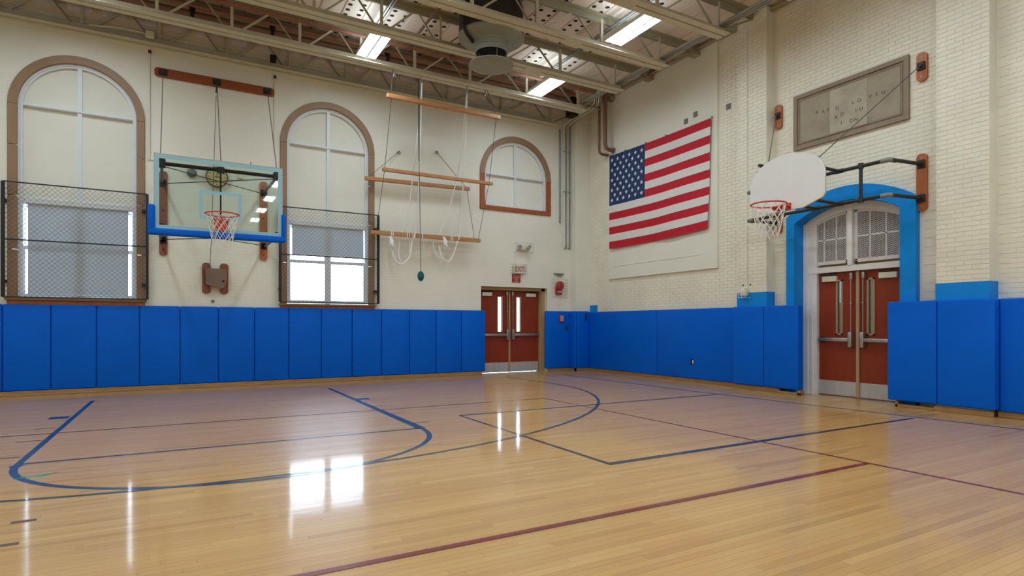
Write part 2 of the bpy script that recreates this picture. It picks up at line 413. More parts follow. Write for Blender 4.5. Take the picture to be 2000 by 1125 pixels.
for d, bk in vis[:300]:
    if bm_me is None:
        o = mk('brick', mb, cream_brick, None, (0, 0, 0)); bm_me = o.data; o.parent = wall_right
    else:
        o = bpy.data.objects.new('brick', bm_me); COL.objects.link(o); o.parent = wall_right
    o.location = Vector((bk[0]-rnd.random()*.0015, bk[1], bk[3]))-ORG['wall_right']
mb = MB()
for d, bk in vis[300:]+rest: brick_mesh(mb, bk[0]-rnd.random()*.0015, *bk[1:])
o = mk('brickwork', mb, cream_brick, wall_right); o['kind'] = 'stuff'
# smooth cover panel behind the flag
mb = MB(); mb.box(XB-.045, XB+.01, 8.585, 12.21, 2.46, 7.27); mk('cover_panel', mb, cream, wall_right)
mb = MB(); mb.box(XB-.052, XB-.04, 9.0, 11.98, 2.78, 2.79).box(XB-.052, XB-.04, 11.98, 11.99, 2.78, 5.2); mk('panel_seam', mb, cream, wall_right)
# painted arch surround of door 2
def yz(pts, x): return [(x, u, z) for u, z in pts]
us = [6.766-(6.766-4.966)*i/20 for i in range(21)]; uo = [6.93-(6.93-4.738)*i/20 for i in range(21)]
inn = [(6.766, 0)]+[(u, a_in(u)) for u in us]+[(4.966, 0)]; out = [(6.93, 0)]+[(u, a_out(u)) for u in uo]+[(4.738, 0)]
mb = MB(); mb.strip(yz(inn, 9.72), yz(out, 9.72), (.12, 0, 0)); mk('arch_surround', mb, light_blue, wall_right)
inn2 = yz(inn, 9.722); mb = MB()
for i in range(len(inn)-1):
    (ua, za), (ub, zb) = inn[i], inn[i+1]; e = .006
    ca = [(9.722, ua, za), (9.722, ub, zb), (10.0, ub, zb), (10.0, ua, za)]
    mb.add(ca, [(0, 1, 2, 3)])
off = MB(); off.v = [(x, y+(.003 if y < D2C else -.003), z-.003) for x, y, z in mb.v]; off.f = mb.f; off.mi = mb.mi; off.sm = mb.sm
mk('arch_reveal', off, light_blue, wall_right)

# ceiling: slab, deck planks, holes
mb = MB(); mb.box(XL-.2, XB+.34, YB-.2, YA+.34, HC+.03, HC+.25); ceiling = struct('ceiling', mb, deck_m)
pw = .405; x0 = 2.67-pw*28; first = None
for i in range(47):
    xa = x0+pw*i
    if xa < XL or xa+pw > XB+.1: continue
    if first is None:
        mb = MB(); c = .012
        mb.add([(xa+.006, YB, HC+.03), (xa+pw-.006, YB, HC+.03), (xa+pw-.006, YA, HC+.03), (xa+.006, YA, HC+.03), (xa+.006+c, YB, HC), (xa+pw-.006-c, YB, HC), (xa+pw-.006-c, YA, HC), (xa+.006+c, YA, HC)],
               [(4, 7, 6, 5), (0, 4, 5, 1), (1, 5, 6, 2), (2, 6, 7, 3), (3, 7, 4, 0)])
        first = mk('deck_plank', mb, deck_m, ceiling); fx = xa; ORG_first = first.location.copy()
    else:
        o = bpy.data.objects.new('deck_plank', first.data); COL.objects.link(o); o.parent = ceiling; o.location = ORG_first+Vector((xa-fx, 0, 0))
mb = MB(); 
for n in range(7):
    xb = 2.75+.81*n
    for j in range(75):
        y = -1.5+.2*j
        for dx, dy in ((0, 0), (.24, .1)):
            if y+dy > 13.1: continue
            c = [(xb+dx+.045*math.cos(k*PI/6), y+dy+.045*math.sin(k*PI/6), HC-.0015) for k in range(12)]
            mb.add(c, [list(range(11, -1, -1))])
o = mk('deck_hole', mb, hole_m, ceiling); o['kind'] = 'stuff'

# floor: slab, boards, painted lines
mb = MB(); mb.box(XL-.2, XB+1.2, YB-.2, YA+1.2, -.15, -.004); floor = struct('floor', mb, mat('subfloor', srgb(110, 78, 46), .6))
BW = .057; LENS = [.75, 1.05, 1.35, 1.65, 2.0]
boards = []
r = 0; y = -2.2
while y < 14.1:
    x = -4.6-rnd.random()*1.5
    far = 9.9 if y < YA else 8.6
    while x < 10.1:
        li = rnd.randrange(5)
        if y < YA-.02 or (6.4 < x+LENS[li] and x < 8.7): boards.append((x, y, li, min(max(rnd.gauss(.42, .10), .02), .95), rnd.gauss(0, .0009)))
        x += LENS[li]
    y += BW
def bpx(b): return px_of(b[0]+LENS[b[2]]/2, b[1], 0)
near = [b for b in boards if bpx(b)[2] > 1 and 0 < bpx(b)[0] < 2000 and bpx(b)[1] < 1125]
near.sort(key=lambda b: bpx(b)[2]); nearset = set(near[:300]); bmesh_cache = {}
g = .0006
for b in near[:300]:
    x, y, li, tone, tl = b
    if li not in bmesh_cache:
        mb = MB(); l = LENS[li]; h = BW/2
        mb.add([(g, -h+g, 0), (l-g, -h+g, 0), (l-g, h-g, 0), (g, h-g, 0), (0, -h, -.004), (l, -h, -.004), (l, h, -.004), (0, h, -.004)],
               [(0, 1, 2, 3), (0, 4, 5, 1), (1, 5, 6, 2), (2, 6, 7, 3), (3, 7, 4, 0)])
        me = bpy.data.meshes.new('floor_board'); me.from_pydata(mb.v, [], mb.f); me.materials.append(wood_b); bmesh_cache[li] = me
    o = bpy.data.objects.new('floor_board', bmesh_cache[li]); COL.objects.link(o); o.parent = floor
    o.location = Vector((x, y+BW/2, 0))-ORG['floor']; o.rotation_euler = (tl, 0, 0); o['tone'] = tone
mb = MB(); tones = []
for b in boards:
    if b in nearset: continue
    x, y, li, tone, tl = b; l = LENS[li]; z = tl*BW/2
    mb.add([(x+g, y+g, -z), (x+l-g, y+g, -z), (x+l-g, y+BW-g, z), (x+g, y+BW-g, z)], [(0, 1, 2, 3)]); tones.append(tone)
o = mk('floorboards', mb, wood_a, floor); o['kind'] = 'stuff'
at = o.data.attributes.new('tone', 'FLOAT', 'FACE'); at.data.foreach_set('value', tones)

def court(name, pts, w, m, z=.0012):
    mb = MB(); P = [Vector((p[0], p[1], z)) for p in pts]; n = len(P); Lf = []; Rt = []
    for i in range(n):
        a = P[max(i-1, 0)]; b = P[min(i+1, n-1)]; t = (b-a).normalized(); s = Vector((-t.y, t.x, 0))
        k = 1
        if 0 < i < n-1:
            t1 = (P[i]-P[i-1]).normalized(); k = 1/max(.5, abs(t1.dot(t)))
        Lf.append(P[i]+s*w/2*k); Rt.append(P[i]-s*w/2*k)
    mb.add(Lf+Rt, [(i, n+i, n+i+1, i+1) for i in range(n-1)])
    return mk(name, mb, m, floor)
def ell(cx, cy, a, b, t0, t1, n=48): return [(cx+a*math.cos(t0+(t1-t0)*i/n), cy+b*math.sin(t0+(t1-t0)*i/n)) for i in range(n+1)]
court('court_line', [(-1.30, 11.85), (-1.29, 6.70)]+ell(.615, 6.70, 1.905, 1.585, PI, 2*PI)+[(2.52, 6.70), (2.52, 11.93)], .058, line_blue)
court('court_line', [(-1.27, 6.745), (2.50, 6.735)], .05, line_slate)
court('court_line', [(-6.0, 12.0)]+ell(.58, 10.48, 6.34, 5.29, PI*1.0, 2*PI)+[(6.80, 12.4)], .05, line_slate, .0016)
court('court_line', [(8.45, 7.38), (3.34, 7.40), (3.35, 4.16), (8.55, 4.20)], .05, line_navy, .002)
court('court_line', [(8.38, 12.2), (8.42, 8.0), (8.76, 3.0), (8.86, 1.0)], .045, line_navy)
court('court_line', [(-8.5, 8.55), (5.39, 8.45), (5.42, 0.3)], .042, line_red, .0024)
court('court_line', [(5.42, 3.03), (-4, 3.07)], .055, line_red, .0028)
for xa, xb in ((-1.56, -1.35), (2.57, 2.77)):
    for yy in (8.93, 8.04, 7.12): court('court_line', [(xa, yy), (xb, yy)], .04, line_red)
    court('lane_block', [(xa-.01, 9.88), (xb, 9.88)], .22, line_blue)
court('floor_tape', [(-.95, 4.775), (-.82, 4.775)], .05, line_brown); court('floor_tape', [(-.98, 4.31), (-.82, 4.31)], .05, line_brown)
court('floor_tape', [(-1.16, 6.17), (-.98, 6.13)], .035, line_teal, .0022); court('floor_tape', [(-1.2, 6.1), (-.93, 6.22)], .02, line_teal, .0026)

# baseboards
def base(name, parts, horiz=True):
    mb = MB()
    for p in parts: mb.rbox(*p, r=.006, seg=1)
    return struct(name, mb, base_wood)
base('baseboard_far', [(XL, 6.60, YA-.07, YA, 0, .085), (XL, 6.52, YA-.10, YA-.06, 0, .03), (8.60, 9.34, YA-.05, YA, 0, .085), (9.29, 9.83, 13.0, 13.05, 0, .085), (9.29, 9.34, 13.0, YA-.05, 0, .085)])
base('baseboard_right', [(XB-.05, XB, 7.99, 13.0, 0, .085), (9.575, 9.61, 7.0, 7.95, 0, .09), (9.555, 9.60, 6.55, 7.0, 0, .045), (9.555, 9.69, 6.55, 6.60, 0, .09), (9.58, 9.62, 6.97, 7.0, 0, .09),
     (9.555, 9.60, 4.42, 4.95, 0, .045), (9.555, 9.69, 4.91, 4.96, 0, .09), (9.555, 9.60, 3.70, 4.42, 0, .075), (9.66, XB, 2.6, 3.69, 0, .085), (XB-.05, XB, YB, 2.6, 0, .085)])

# ------------------------------------------------------------------ windows
def arch_poly(w, inset, y):
    """outline of the arched opening, inset from the outer trim edge: left bottom, up, over, down"""
    c, r, zs, zb = w['c'], w['ro']-inset, w['zs'], w['zb']
    A = arc(c, zs, r, PI, 0, 28)
    return [(c-r, y, zb)]+[(x, y, z) for x, z in A]+[(c+r, y, zb)]
for i, w in enumerate(WIN):
    c, ro, zs, zb = w['c'], w['ro'], w['zs'], w['zb']; small = i == 2
    wd = sroot('window_%d' % (i+1), (c, YA, zb))
    # trim in pieces: two jambs in blocks, arched head in blocks
    tw = .135
    seg = arc(c, zs, ro, PI, 0, 28); segi = arc(c, zs, ro-tw, PI, 0, 28)
    mt = trim_brown
    for a, b in ((0, 14), (14, 28)):
        mb = MB(); mb.strip([(x, YA-.035, z) for x, z in segi[a:b+1]], [(x, YA-.035, z) for x, z in seg[a:b+1]], (0, .06, 0)); mk('arch_trim', mb, mt, wd)
    zcuts = [zb, zs] if small else [zb, 2.6, 3.55, 4.45, zs]
    for s in (-1, 1):
        for q0, q1 in zip(zcuts, zcuts[1:]):
            mb = MB(); mb.rbox(c+s*ro, c+s*(ro-tw), YA-.035, YA+.025, q0+.004, q1-.004, .006, 1); mk('jamb_trim', mb, oak_v if small else mt, wd)
    if small:
        mb = MB(); mb.rbox(c-ro, c+ro, YA-.04, YA+.03, zb-.01, zb+.1, .008, 1); mk('sill', mb, oak_v, wd)
    else:
        mb = MB(); mb.rbox(c-ro-.03, c+ro+.03, YA-.10, YA+.25, zb-.005, zb+.04, .008, 1); mk('sill', mb, mt, wd)
        mb = MB(); mb.rbox(c-ro, c+ro, YA-.05, YA+.02, zb-.09, zb-.005, .006, 1); mk('apron', mb, oak_v, wd)
    # white frame
    fy = YA+.05; fw = .075
    zlow = zb+.1 if small else zb+.05
    r1 = ro-tw+.01; r2 = r1-fw
    po = [(c-r1, fy, zlow)]+[(x, fy, z) for x, z in arc(c, zs, r1, PI, 0, 28)]+[(c+r1, fy, zlow)]
    pi_ = [(c-r2, fy, zlow)]+[(x, fy, z) for x, z in arc(c, zs, r2, PI, 0, 28)]+[(c+r2, fy, zlow)]
    mb = MB(); mb.strip(pi_, po, (0, .07, 0))
    pm = [(c-r2-.03, fy-.02, zlow)]+[(x, fy-.02, z) for x, z in arc(c, zs, r2+.03, PI, 0, 28)]+[(c+r2+.03, fy-.02, zlow)]
    po2 = [(x, fy-.02, z) for x, _, z in po]; mb.strip(pm, po2, (0, .02, 0)); mk('frame', mb, white_paint, wd)
    zmid = zlow if small else 3.50
    mb = MB(); mb.box(c-.035, c+.035, fy+.005, fy+.055, zmid, zs+r2); mk('mullion', mb, white_paint, wd)
    mb = MB(); mb.box(c-r2, c+r2, fy, fy+.06, zs-.0, zs+.045).box(c-r2, c+r2, fy-.015, fy, zs+.012, zs+.034); mk('transom_bar', mb, white_paint, wd)
    if small: mb = MB(); mb.box(c-r1, c+r1, fy, fy+.07, zlow-.02, zlow+.05); mk('frame_bottom', mb, white_paint, wd)
    # four upper panes: cream shades behind glass
    for s in (-1, 1):
        xs = sorted((c+s*.02, c+s*(r2+.01)))
        mb = MB(); mb.box(xs[0], xs[1], fy+.06, fy+.075, zmid, zs+.02); mk('pane', mb, shade_cream, wd)
        A = arc(c, zs, r2+.01, PI/2, 0 if s > 0 else PI, 14)
        mb = MB(); mb.prism([(c, fy+.06, zs+.02)]+[(x, fy+.06, z) for x, z in A], (0, .015, 0)); mk('pane', mb, shade_cream, wd)
    if not small:
        mb = MB(); mb.box(c-r2, c+r2, fy-.01, fy+.07, 3.43, 3.53); mk('head_rail', mb, white_paint, wd)
        # double sash units below
        z0 = zlow
        for s in (-1, 1):
            xa, xb = sorted((c+s*.04, c+s*(r2+.005)))
            so = MB()
            for zz0, zz1, yy in ((z0, 2.68, fy+.05), (2.62, 3.44, fy+.09)):
                t = .03
                so.box(xa, xa+t, yy, yy+.04, zz0, zz1).box(xb-t, xb, yy, yy+.04, zz0, zz1).box(xa+t, xb-t, yy, yy+.04, zz0, zz0+.07).box(xa+t, xb-t, yy, yy+.04, zz1-.06, zz1)
            sh = mk('sash', so, white_paint, wd)
            mb = MB(); mb.box(xa+.025, xb-.025, fy+.066, fy+.071, z0+.06, 2.63); mk('pane', mb, glass, sh)
            mb = MB(); mb.box(xa+.025, xb-.025, fy+.106, fy+.111, 2.68, 3.39); mk('pane', mb, glass, sh)
        mb = MB(); mb.box(c-.05, c+.05, fy+.04, fy+.14, z0, 3.44); mk('centre_post', mb, white_paint, wd)
# roller blinds
for i, (zb_, lab) in enumerate(((1.80, 'grey roller blind pulled fully down in the leftmost arched window'), (2.80, 'grey roller blind pulled halfway down over bright panes beside the glass backboard'))):
    c = WIN[i]['c']; t = thing('roller_blind', (c, YA+.03, zb_), lab, 'blind')
    hw = .755 if i == 0 else .775
    mb = MB(); n = 8
    for k in range(n):
        xa, xb = c-hw+2*hw*k/n, c-hw+2*hw*(k+1)/n
        mb.box(xa, xb, YA+.035, YA+.037, zb_, 3.43)
    mk('cloth', mb, blind_m, t)
    mb = MB(); mb.tube([(c-hw, YA+.036, zb_), (c+hw, YA+.036, zb_)], .012, 8); mk('hem_bar', mb, white_paint, t)
    mb = MB(); mb.tube([(c-hw-.01, YA+.03, 3.45), (c+hw+.01, YA+.03, 3.45)], .028, 10); mk('roller', mb, white_paint, t)
# mesh guards
def guard(xa, xb, za, zb, y, lab):
    t = thing('window_guard', ((xa+xb)/2, y, za), lab, 'window guard')
    for x, ww in ((xa, .05), (xb, .05)):
        mb = MB(); mb.box(x-ww/2, x+ww/2, y-.02, y+.03, za, zb); mk('post', mb, black_metal, t)
    for z, h in ((za, .02), ((za+zb)/2, .022), (zb, .02)):
        mb = MB(); mb.box(xa, xb, y-.01, y+.01, z-h/2, z+h/2); mk('rail', mb, black_metal, t)
    for z in (zb-.32, za+.28):
        mb = MB(); mb.box(xb-.09, xb+.02, y+.0, YA, z-.025, z+.025); mk('bracket', mb, black_metal, t)
        mb = MB(); mb.box(xa-.02, xa+.03, y+.0, YA, z-.025, z+.025); mk('bracket', mb, black_metal, t)
    p = .085; mb = MB(); Hh = zb-za; Ww = xb-xa
    for sgn, dy in ((1, 0), (-1, .005)):
        k = -Hh
        while k < Ww:
            # wire x = k + s, z = za + s (or mirrored)
            s0, s1 = max(0, -k), min(Hh, Ww-k)
            if s1-s0 > .01:
                a = (k+s0, s0); b = (k+s1, s1)
                f = (lambda q: (xa+q[0], y+dy, za+q[1])) if sgn > 0 else (lambda q: (xb-q[0], y+dy, za+q[1]))
                mb.tube([f(a), f(b)], .0023, 4, cap=False)
            k += p
    o = mk('wire_mesh', mb, dark_iron, t); o['kind'] = 'stuff'
guard(-2.73, -.60, 1.745, 3.76, YA-.14, 'black wire mesh guard over the fully blinded leftmost window')
guard(1.79, 3.905, 1.745, 3.77, YA-.14, 'black wire mesh guard over the half blinded window with bright panes')
# outdoors: ground and a bare tree beyond the second window
mb = MB(); mb.add([(-60, YA+1.5, -.6), (90, YA+1.5, -.6), (90, 120, -.6), (-60, 120, -.6)], [(0, 1, 2, 3)]); o = mk('ground', mb, ground_m); o['kind'] = 'structure'
tr = thing('bare_tree', (7.9, 30, -.6), 'pale bare tree outside beyond the half blinded window', 'tree')
mb = MB(); mb.tube([(7.9, 30, -.6), (7.95, 30, .6), (7.9, 30, 1.8)], [.16, .12, .08], 8); mk('trunk', mb, outdoor_grey, tr)
mb = MB()
for k in range(260):
    a = rnd.random()*2*PI; e = rnd.uniform(.1, 1.3); l = rnd.uniform(.6, 1.9); s = Vector((7.9, 30, rnd.uniform(.2, 1.7)))
    d = Vector((math.cos(a)*math.cos(e), math.sin(a)*math.cos(e), math.sin(e)*.7))*l
    mb.tube([s, s+d*.5+Vector((0, 0, .1)), s+d], [.03, .02, .008], 4, cap=False)
mk('branches', mb, outdoor_grey, tr)

# ------------------------------------------------------------------ doors
def leaf(dr, P, u0, u1, hinge, zt, window, rod_u, bar_end, cl):
    """P(u, d, z): u along the wall, d out of the door face towards the gym"""
    def bx(m, a, b, d0, d1, z0, z1, name, par, r=0):
        q = MB(); p = P(a, d0, z0); s = P(b, d1, z1)
        (q.rbox if r else q.box)(p[0], s[0], p[1], s[1], z0, z1, *([r, 2] if r else [])); return mk(name, q, m, par)
    wa, wb, wz0, wz1 = window
    q = MB()
    for a, b, z0, z1 in ((u0, wa, .012, zt), (wb, u1, .012, zt), (wa, wb, .012, wz0), (wa, wb, wz1, zt)):
        p = P(a, 0, z0); s = P(b, -.045, z1); q.box(p[0], s[0], p[1], s[1], z0, z1)
    lf = mk('door_leaf', q, door_red, dr)
    q = MB(); t = .028
    for a, b, z0, z1 in ((wa-t, wa, wz0-t, wz1+t), (wb, wb+t, wz0-t, wz1+t), (wa, wb, wz0-t, wz0), (wa, wb, wz1, wz1+t)):
        p = P(a, .012, z0); s = P(b, -.05, z1); q.box(p[0], s[0], p[1], s[1], z0, z1)
    mk('window_frame', q, tan_frame, lf)
    bx(glass, wa, wb, -.02, -.025, wz0, wz1, 'pane', lf)
    bx(kick, u0+.01, u1-.01, .003, 0, .02, .27, 'kick_plate', lf)
    s = 1 if bar_end > rod_u else -1
    q = MB(); a = P(rod_u, .07, 1.0); b = P(bar_end, .07, 1.0); q.rbox(min(a[0], b[0], P(rod_u, .09, 0)[0]), max(a[0], b[0], P(rod_u, .05, 0)[0]), min(a[1], b[1], P(rod_u, .09, 0)[1]), max(a[1], b[1], P(rod_u, .05, 0)[1]), .965, 1.03, .012, 2); mk('panic_bar', q, metal_grey, lf)
    bx(dark_iron, bar_end-s*.10, bar_end, 0, .085, .96, 1.035, 'bar_end', lf, .01)
    bx(metal_grey, rod_u-.035, rod_u+.035, 0, .10, .87, 1.14, 'latch_case', lf, .015)
    q = MB(); q.tube([P(rod_u, .045, 1.1), P(rod_u, .045, zt-.06)], .009, 8); mk('latch_rod', q, metal_grey, lf)
    bx(metal_grey, rod_u-.025, rod_u+.025, 0, .05, zt-.13, zt-.02, 'rod_latch', lf, .006)
    bx(metal_grey, rod_u-.016, rod_u+.016, 0, .055, 1.62, 1.65, 'rod_guide', lf)
    bx(sign_white, cl[0], cl[1], 0, .06, zt-.15, zt-.055, 'closer', lf, .006)
    q = MB(); m_ = (cl[0]+cl[1])/2; q.bar(P(cl[0], .05, zt-.03), P(cl[1]+.05, .03, zt-.015), .02, .012).bar(P(cl[1], .05, zt-.035), P(m_, .1, zt-.02), .02, .012); mk('closer_arm', q, dark_iron, lf)
# door_1 in the far wall
d1 = sroot('door_1', (7.56, 13.58, 0))
P1 = lambda u, d, z: (u, 13.58-d, z)
mb = MB(); zt = 2.165
for a, b in ((6.60, 6.64), (8.50, 8.60)): mb.box(a, b, 13.46, 13.60, 0, 2.25)
mb.box(6.60, 8.60, 13.46, 13.60, zt+.005, 2.255).box(8.47, 8.51, 13.50, 13.60, 0, zt+.005).box(6.6, 6.65, 13.5, 13.6, 0, zt+.005); mk('frame', mb, tan_frame, d1)
mb = MB(); mb.box(6.60, 8.60, 13.62, 13.67, 2.12, 2.30).box(6.6, 6.67, 13.62, 13.67, 0, 2.12).box(8.45, 8.6, 13.62, 13.67, 0, 2.12); mk('door_stop', mb, tan_frame, d1)  # stop added behind the leaves to block light leaking past the header
leaf(d1, P1, 6.655, 7.54, 0, zt, (7.22, 7.33, 1.09, 1.99), 7.475, 6.70, (6.74, 7.02))
leaf(d1, P1, 7.58, 8.465, 0, zt, (7.785, 7.895, 1.09, 1.99), 7.645, 8.44, (8.06, 8.36))
mb = MB(); mb.box(7.535, 7.585, 13.565, 13.64, .01, zt); mk('centre_post', mb, tan_frame, d1)
mb = MB(); mb.box(6.6, 8.55, 13.5, 13.68, -.002, .003); mk('threshold', mb, metal_grey, d1)
# door_2 under the arch in the right wall
d2 = sroot('door_2', (10.02, D2C, 0))
P2 = lambda u, d, z: (10.06-d, u, z); zt = 2.175
mb = MB(); XF = 10.0
for s, (u0, u1) in ((1, (6.766, 6.515)), (-1, (4.966, 5.09))):
    mb.box(XF, XF+.10, u0, u1, 0, 3.1)
    mb.box(XF-.02, XF, u0, u0+(u1-u0)*.35, 0, 3.1).box(XF-.01, XF, u0+(u1-u0)*.5, u0+(u1-u0)*.7, 0, 2.25)
mb.box(XF-.015, XF+.1, 6.75, 4.98, zt+.01, 2.285); mk('frame', mb, white_frame, d2)
u_ = [6.75-(6.75-4.982)*i/20 for i in range(21)]
mb = MB(); mb.strip([(XF-.005, u, a_in(u)-.13) for u in u_], [(XF-.005, u, a_in(u)+.0) for u in u_], (.1, 0, 0)); mk('arch_head', mb, white_frame, d2)
mb = MB(); mb.box(10.105, 10.135, 4.96, 6.77, 2.13, 2.40).box(10.105, 10.135, 6.48, 6.77, 0, 2.13).box(10.105, 10.135, 4.96, 5.12, 0, 2.13); mk('door_stop', mb, tan_frame, d2)
leaf(d2, P2, 6.50, 5.82, 0, zt, (6.19, 6.07, 1.11, 2.02), 5.905, 6.47, (6.42, 6.16))
leaf(d2, P2, 5.78, 5.10, 0, zt, (5.655, 5.525, 1.11, 2.02), 5.70, 5.13, (5.44, 5.16))
mb = MB(); mb.box(10.03, 10.11, 5.775, 5.825, .01, zt); mk('centre_post', mb, tan_frame, d2)
# transom lights: two sashes of 3 x 2 panes behind expanded metal
mb = MB(); mb.box(XF-.03, XF+.08, 5.86, 5.94, 2.285, 3.34); mk('transom_post', mb, white_frame, d2)
for ua, ub in ((6.62, 5.95), (5.85, 5.08)):
    lo = 2.33
    top = lambda u: a_in(u)-.12
    so = MB(); t = .05
    us_ = [ua+(ub-ua)*i/8 for i in range(9)]
    so.strip([(XF+.03, u, top(u)-t) for u in us_], [(XF+.03, u, top(u)) for u in us_], (.04, 0, 0))
    so.box(XF+.03, XF+.07, ua, ua-.05, lo, top(ua)).box(XF+.03, XF+.07, ub, ub+.05, lo, top(ub)).box(XF+.03, XF+.07, ua, ub, lo, lo+.06)
    for q in (1, 2):
        u = ua+(ub-ua)*q/3; so.box(XF+.035, XF+.06, u-.011, u+.011, lo, top(u)-.02)
    so.box(XF+.035, XF+.06, ua, ub, 2.76, 2.785)
    sh = mk('transom_sash', so, white_frame, d2)
    for q in range(3):
        a = ua+(ub-ua)*q/3; b = ua+(ub-ua)*(q+1)/3
        mb = MB(); mb.box(XF+.05, XF+.055, a, b, lo, 2.775); mk('pane', mb, dark_pane, sh)
        mb = MB(); mb.prism([(XF+.05, a, 2.775), (XF+.05, b, 2.775), (XF+.05, b, top(b)-.02), (XF+.05, a, top(a)-.02)], (.005, 0, 0)); mk('pane', mb, dark_pane, sh)
    ms = MB(); pu, pz = .075, .032
    n = int((3.3-lo)/pz)
    for j in range(n):
        z = lo+j*pz; pts = []; u = ua+.06; k = 0
        while u > ub-.06:
            if z < top(min(max(u, 4.99), 6.74))-.01: pts.append((XF-.005, u, z+(pz if k % 2 else 0)))
            elif len(pts) > 1: ms.tube(pts, .0042, 4, cap=False); pts = []
            else: pts = []
            u -= pu/2; k += 1
        if len(pts) > 1: ms.tube(pts, .0042, 4, cap=False)
    o = mk('expanded_metal', ms, white_frame, d2); o['kind'] = 'stuff'
# corridor beyond door 2, vestibule light beyond door 1 is daylight
mb = MB(); mb.box(10.13, 12.2, 4.2, 4.3, -.05, 3.6).box(10.13, 12.2, 8.6, 8.7, -.05, 3.6).box(10.13, 12.2, 4.2, 8.7, 3.5, 3.6).box(10.13, 12.2, 4.2, 8.7, -.1, -.02)
o = struct('wall_corridor', mb, corridor_m)
mb = MB(); mb.box(12.15, 12.2, 4.2, 7.28, 0, 3.5).box(12.15, 12.2, 7.62, 8.7, 0, 3.5).box(12.15, 12.2, 7.28, 7.62, 0, 1.72).box(12.15, 12.2, 7.28, 7.62, 2.5, 3.5); mk('corridor_end', mb, corridor_m, o)
mb = MB(); mb.box(12.17, 12.175, 7.26, 7.64, 1.70, 2.52); mk('corridor_dimmer', mb, blind_m, o)  # translucent sheet added to dim the sky seen through the corridor window

# ------------------------------------------------------------------ wall pads
def pad(x0, x1, y0, y1, z0, z1, lab, group, r=.022):
    mb = MB(); mb.rbox(x0, x1, y0, y1, z0, z1, r, 3)
    return tag(mk('wall_pad', mb, blue_pad), lab, 'wall pad', group)
edges = [-3.42+.678*i for i in range(0)]+[-4.10, -3.425]+[-2.752+.6755*k for k in range(14)]
edges.append(6.690)
for i in range(len(edges)-1):
    if edges[i] < -3.5: continue
    n = i-1
    lab = 'blue vinyl wall pad cut off by the left edge of the photo' if n == 0 else 'blue vinyl wall pad beside the double doors, end of the window wall row' if i == len(edges)-2 else 'blue vinyl pad on the window wall, %s full pad from the left' % ORD[n-1]
    pad(edges[i]+.004, edges[i+1]-.004, 13.25, 13.325, .088, 1.625, lab, 'pads along the window wall')
pad(8.50, 9.335, 13.25, 13.325, .085, 1.635, 'blue wall pad with red alarm pull, right of the far double doors', 'pads around the corner')
pad(9.265, 9.338, 12.985, 13.246, .085, 1.635, 'narrow blue pad on the side of the corner chase', 'pads around the corner')
pad(9.342, 9.746, 12.975, 13.046, .085, 1.635, 'blue wall pad on the front of the corner chase', 'pads around the corner')
B = [(13.043, 10.365, 9.75, 'widest blue wall pad under the flag, next to the corner'), (10.36, 8.02, 9.75, 'blue wall pad under the flag with a cut-out outlet')]
for a, b, x, lab in B: pad(x, XB-.006, b+.003, a-.003, .078, 1.612, lab, 'pads along the flag wall')
pad(9.53, 9.604, 7.283, 7.985, .095, 1.612, 'blue wall pad on the pilaster left of the arched doorway', 'pads along the flag wall')
pad(9.53, 9.68, 6.565, 7.277, .095, 1.612, 'thick blue wall pad at the left jamb of the arched doorway', 'pads along the flag wall')
pad(9.52, 9.68, 4.37, 5.045, .1, 1.612, 'blue wall pad at the right jamb of the arched doorway', 'pads along the flag wall')
pad(9.52, 9.594, 3.664, 4.364, .1, 1.612, 'blue wall pad on the pilaster right of the arched doorway', 'pads along the flag wall')
pad(9.597, 9.82, 3.662, 3.748, .1, 1.612, 'narrow blue pad on the near side of the right pilaster', 'pads along the flag wall')
pad(9.615, XB-.006, 2.6, 3.655, .085, 1.612, 'blue wall pad cut off by the right edge of the photo', 'pads along the flag wall')

# ------------------------------------------------------------------ hoop over the window wall (glass)
def net(mb, c, r, z0, z1, n=12, rb=None):
    rb = rb or r*.58; rows = 6
    def R(t): return r*(1-t)+rb*t if t < .55 else r*.45+rb*.55+ (rb*.97-(r*.45+rb*.55))*((t-.55)/.45)
    for k in range(n):
        for s in (1, -1):
            pts = []
            for j in range(rows+1):
                t = j/rows; a = 2*PI*(k+s*j*.5)/n; rr = R(t)
                pts.append((c[0]+rr*math.cos(a), c[1]+rr*math.sin(a), z0+(z1-z0)*t+.012*math.sin(k*3+j)))
            mb.tube(pts, .0045, 4, cap=False)
    return mb
YH = 10.45
hp = thing('glass_basketball_hoop', (.53, YH, 2.63), 'glass backboard with blue edge padding, red rim and net by the windows', 'basketball hoop')
mb = MB(); mb.box(-.38, 1.45, YH, YH+.012, 2.70, 3.875); mk('glass_panel', mb, glass_board, hp)
mb = MB(); bw = .062; yy0, yy1 = YH-.002, YH-.0005
mb.box(-.38, -.38+bw, yy0, yy1, 2.70, 3.875).box(1.45-bw, 1.45, yy0, yy1, 2.70, 3.875).box(-.38+bw, 1.45-bw, yy0, yy1, 3.875-bw, 3.875).box(-.38+bw, 1.45-bw, yy0, yy1, 2.70, 2.70+bw+.03); mk('border_stripe', mb, border_blue, hp)
mb = MB(); t = .05
mb.box(.225, .225+t, yy0, yy1, 2.935, 3.385).box(.835-t, .835, yy0, yy1, 2.935, 3.385).box(.225+t, .835-t, yy0, yy1, 3.385-t, 3.385).box(.225+t, .835-t, yy0, yy1, 2.935, 2.935+t); mk('target_square', mb, border_blue, hp)
mb = MB(); mb.box(-.39, 1.46, YH-.004, YH+.02, 3.872, 3.885).box(-.39, -.378, YH-.004, YH+.02, 2.7, 3.885).box(1.448, 1.46, YH-.004, YH+.02, 2.7, 3.885); mk('edge_frame', mb, galv, hp)
mb = MB(); U = [(-.462, YH, 3.09), (-.462, YH, 2.70)]
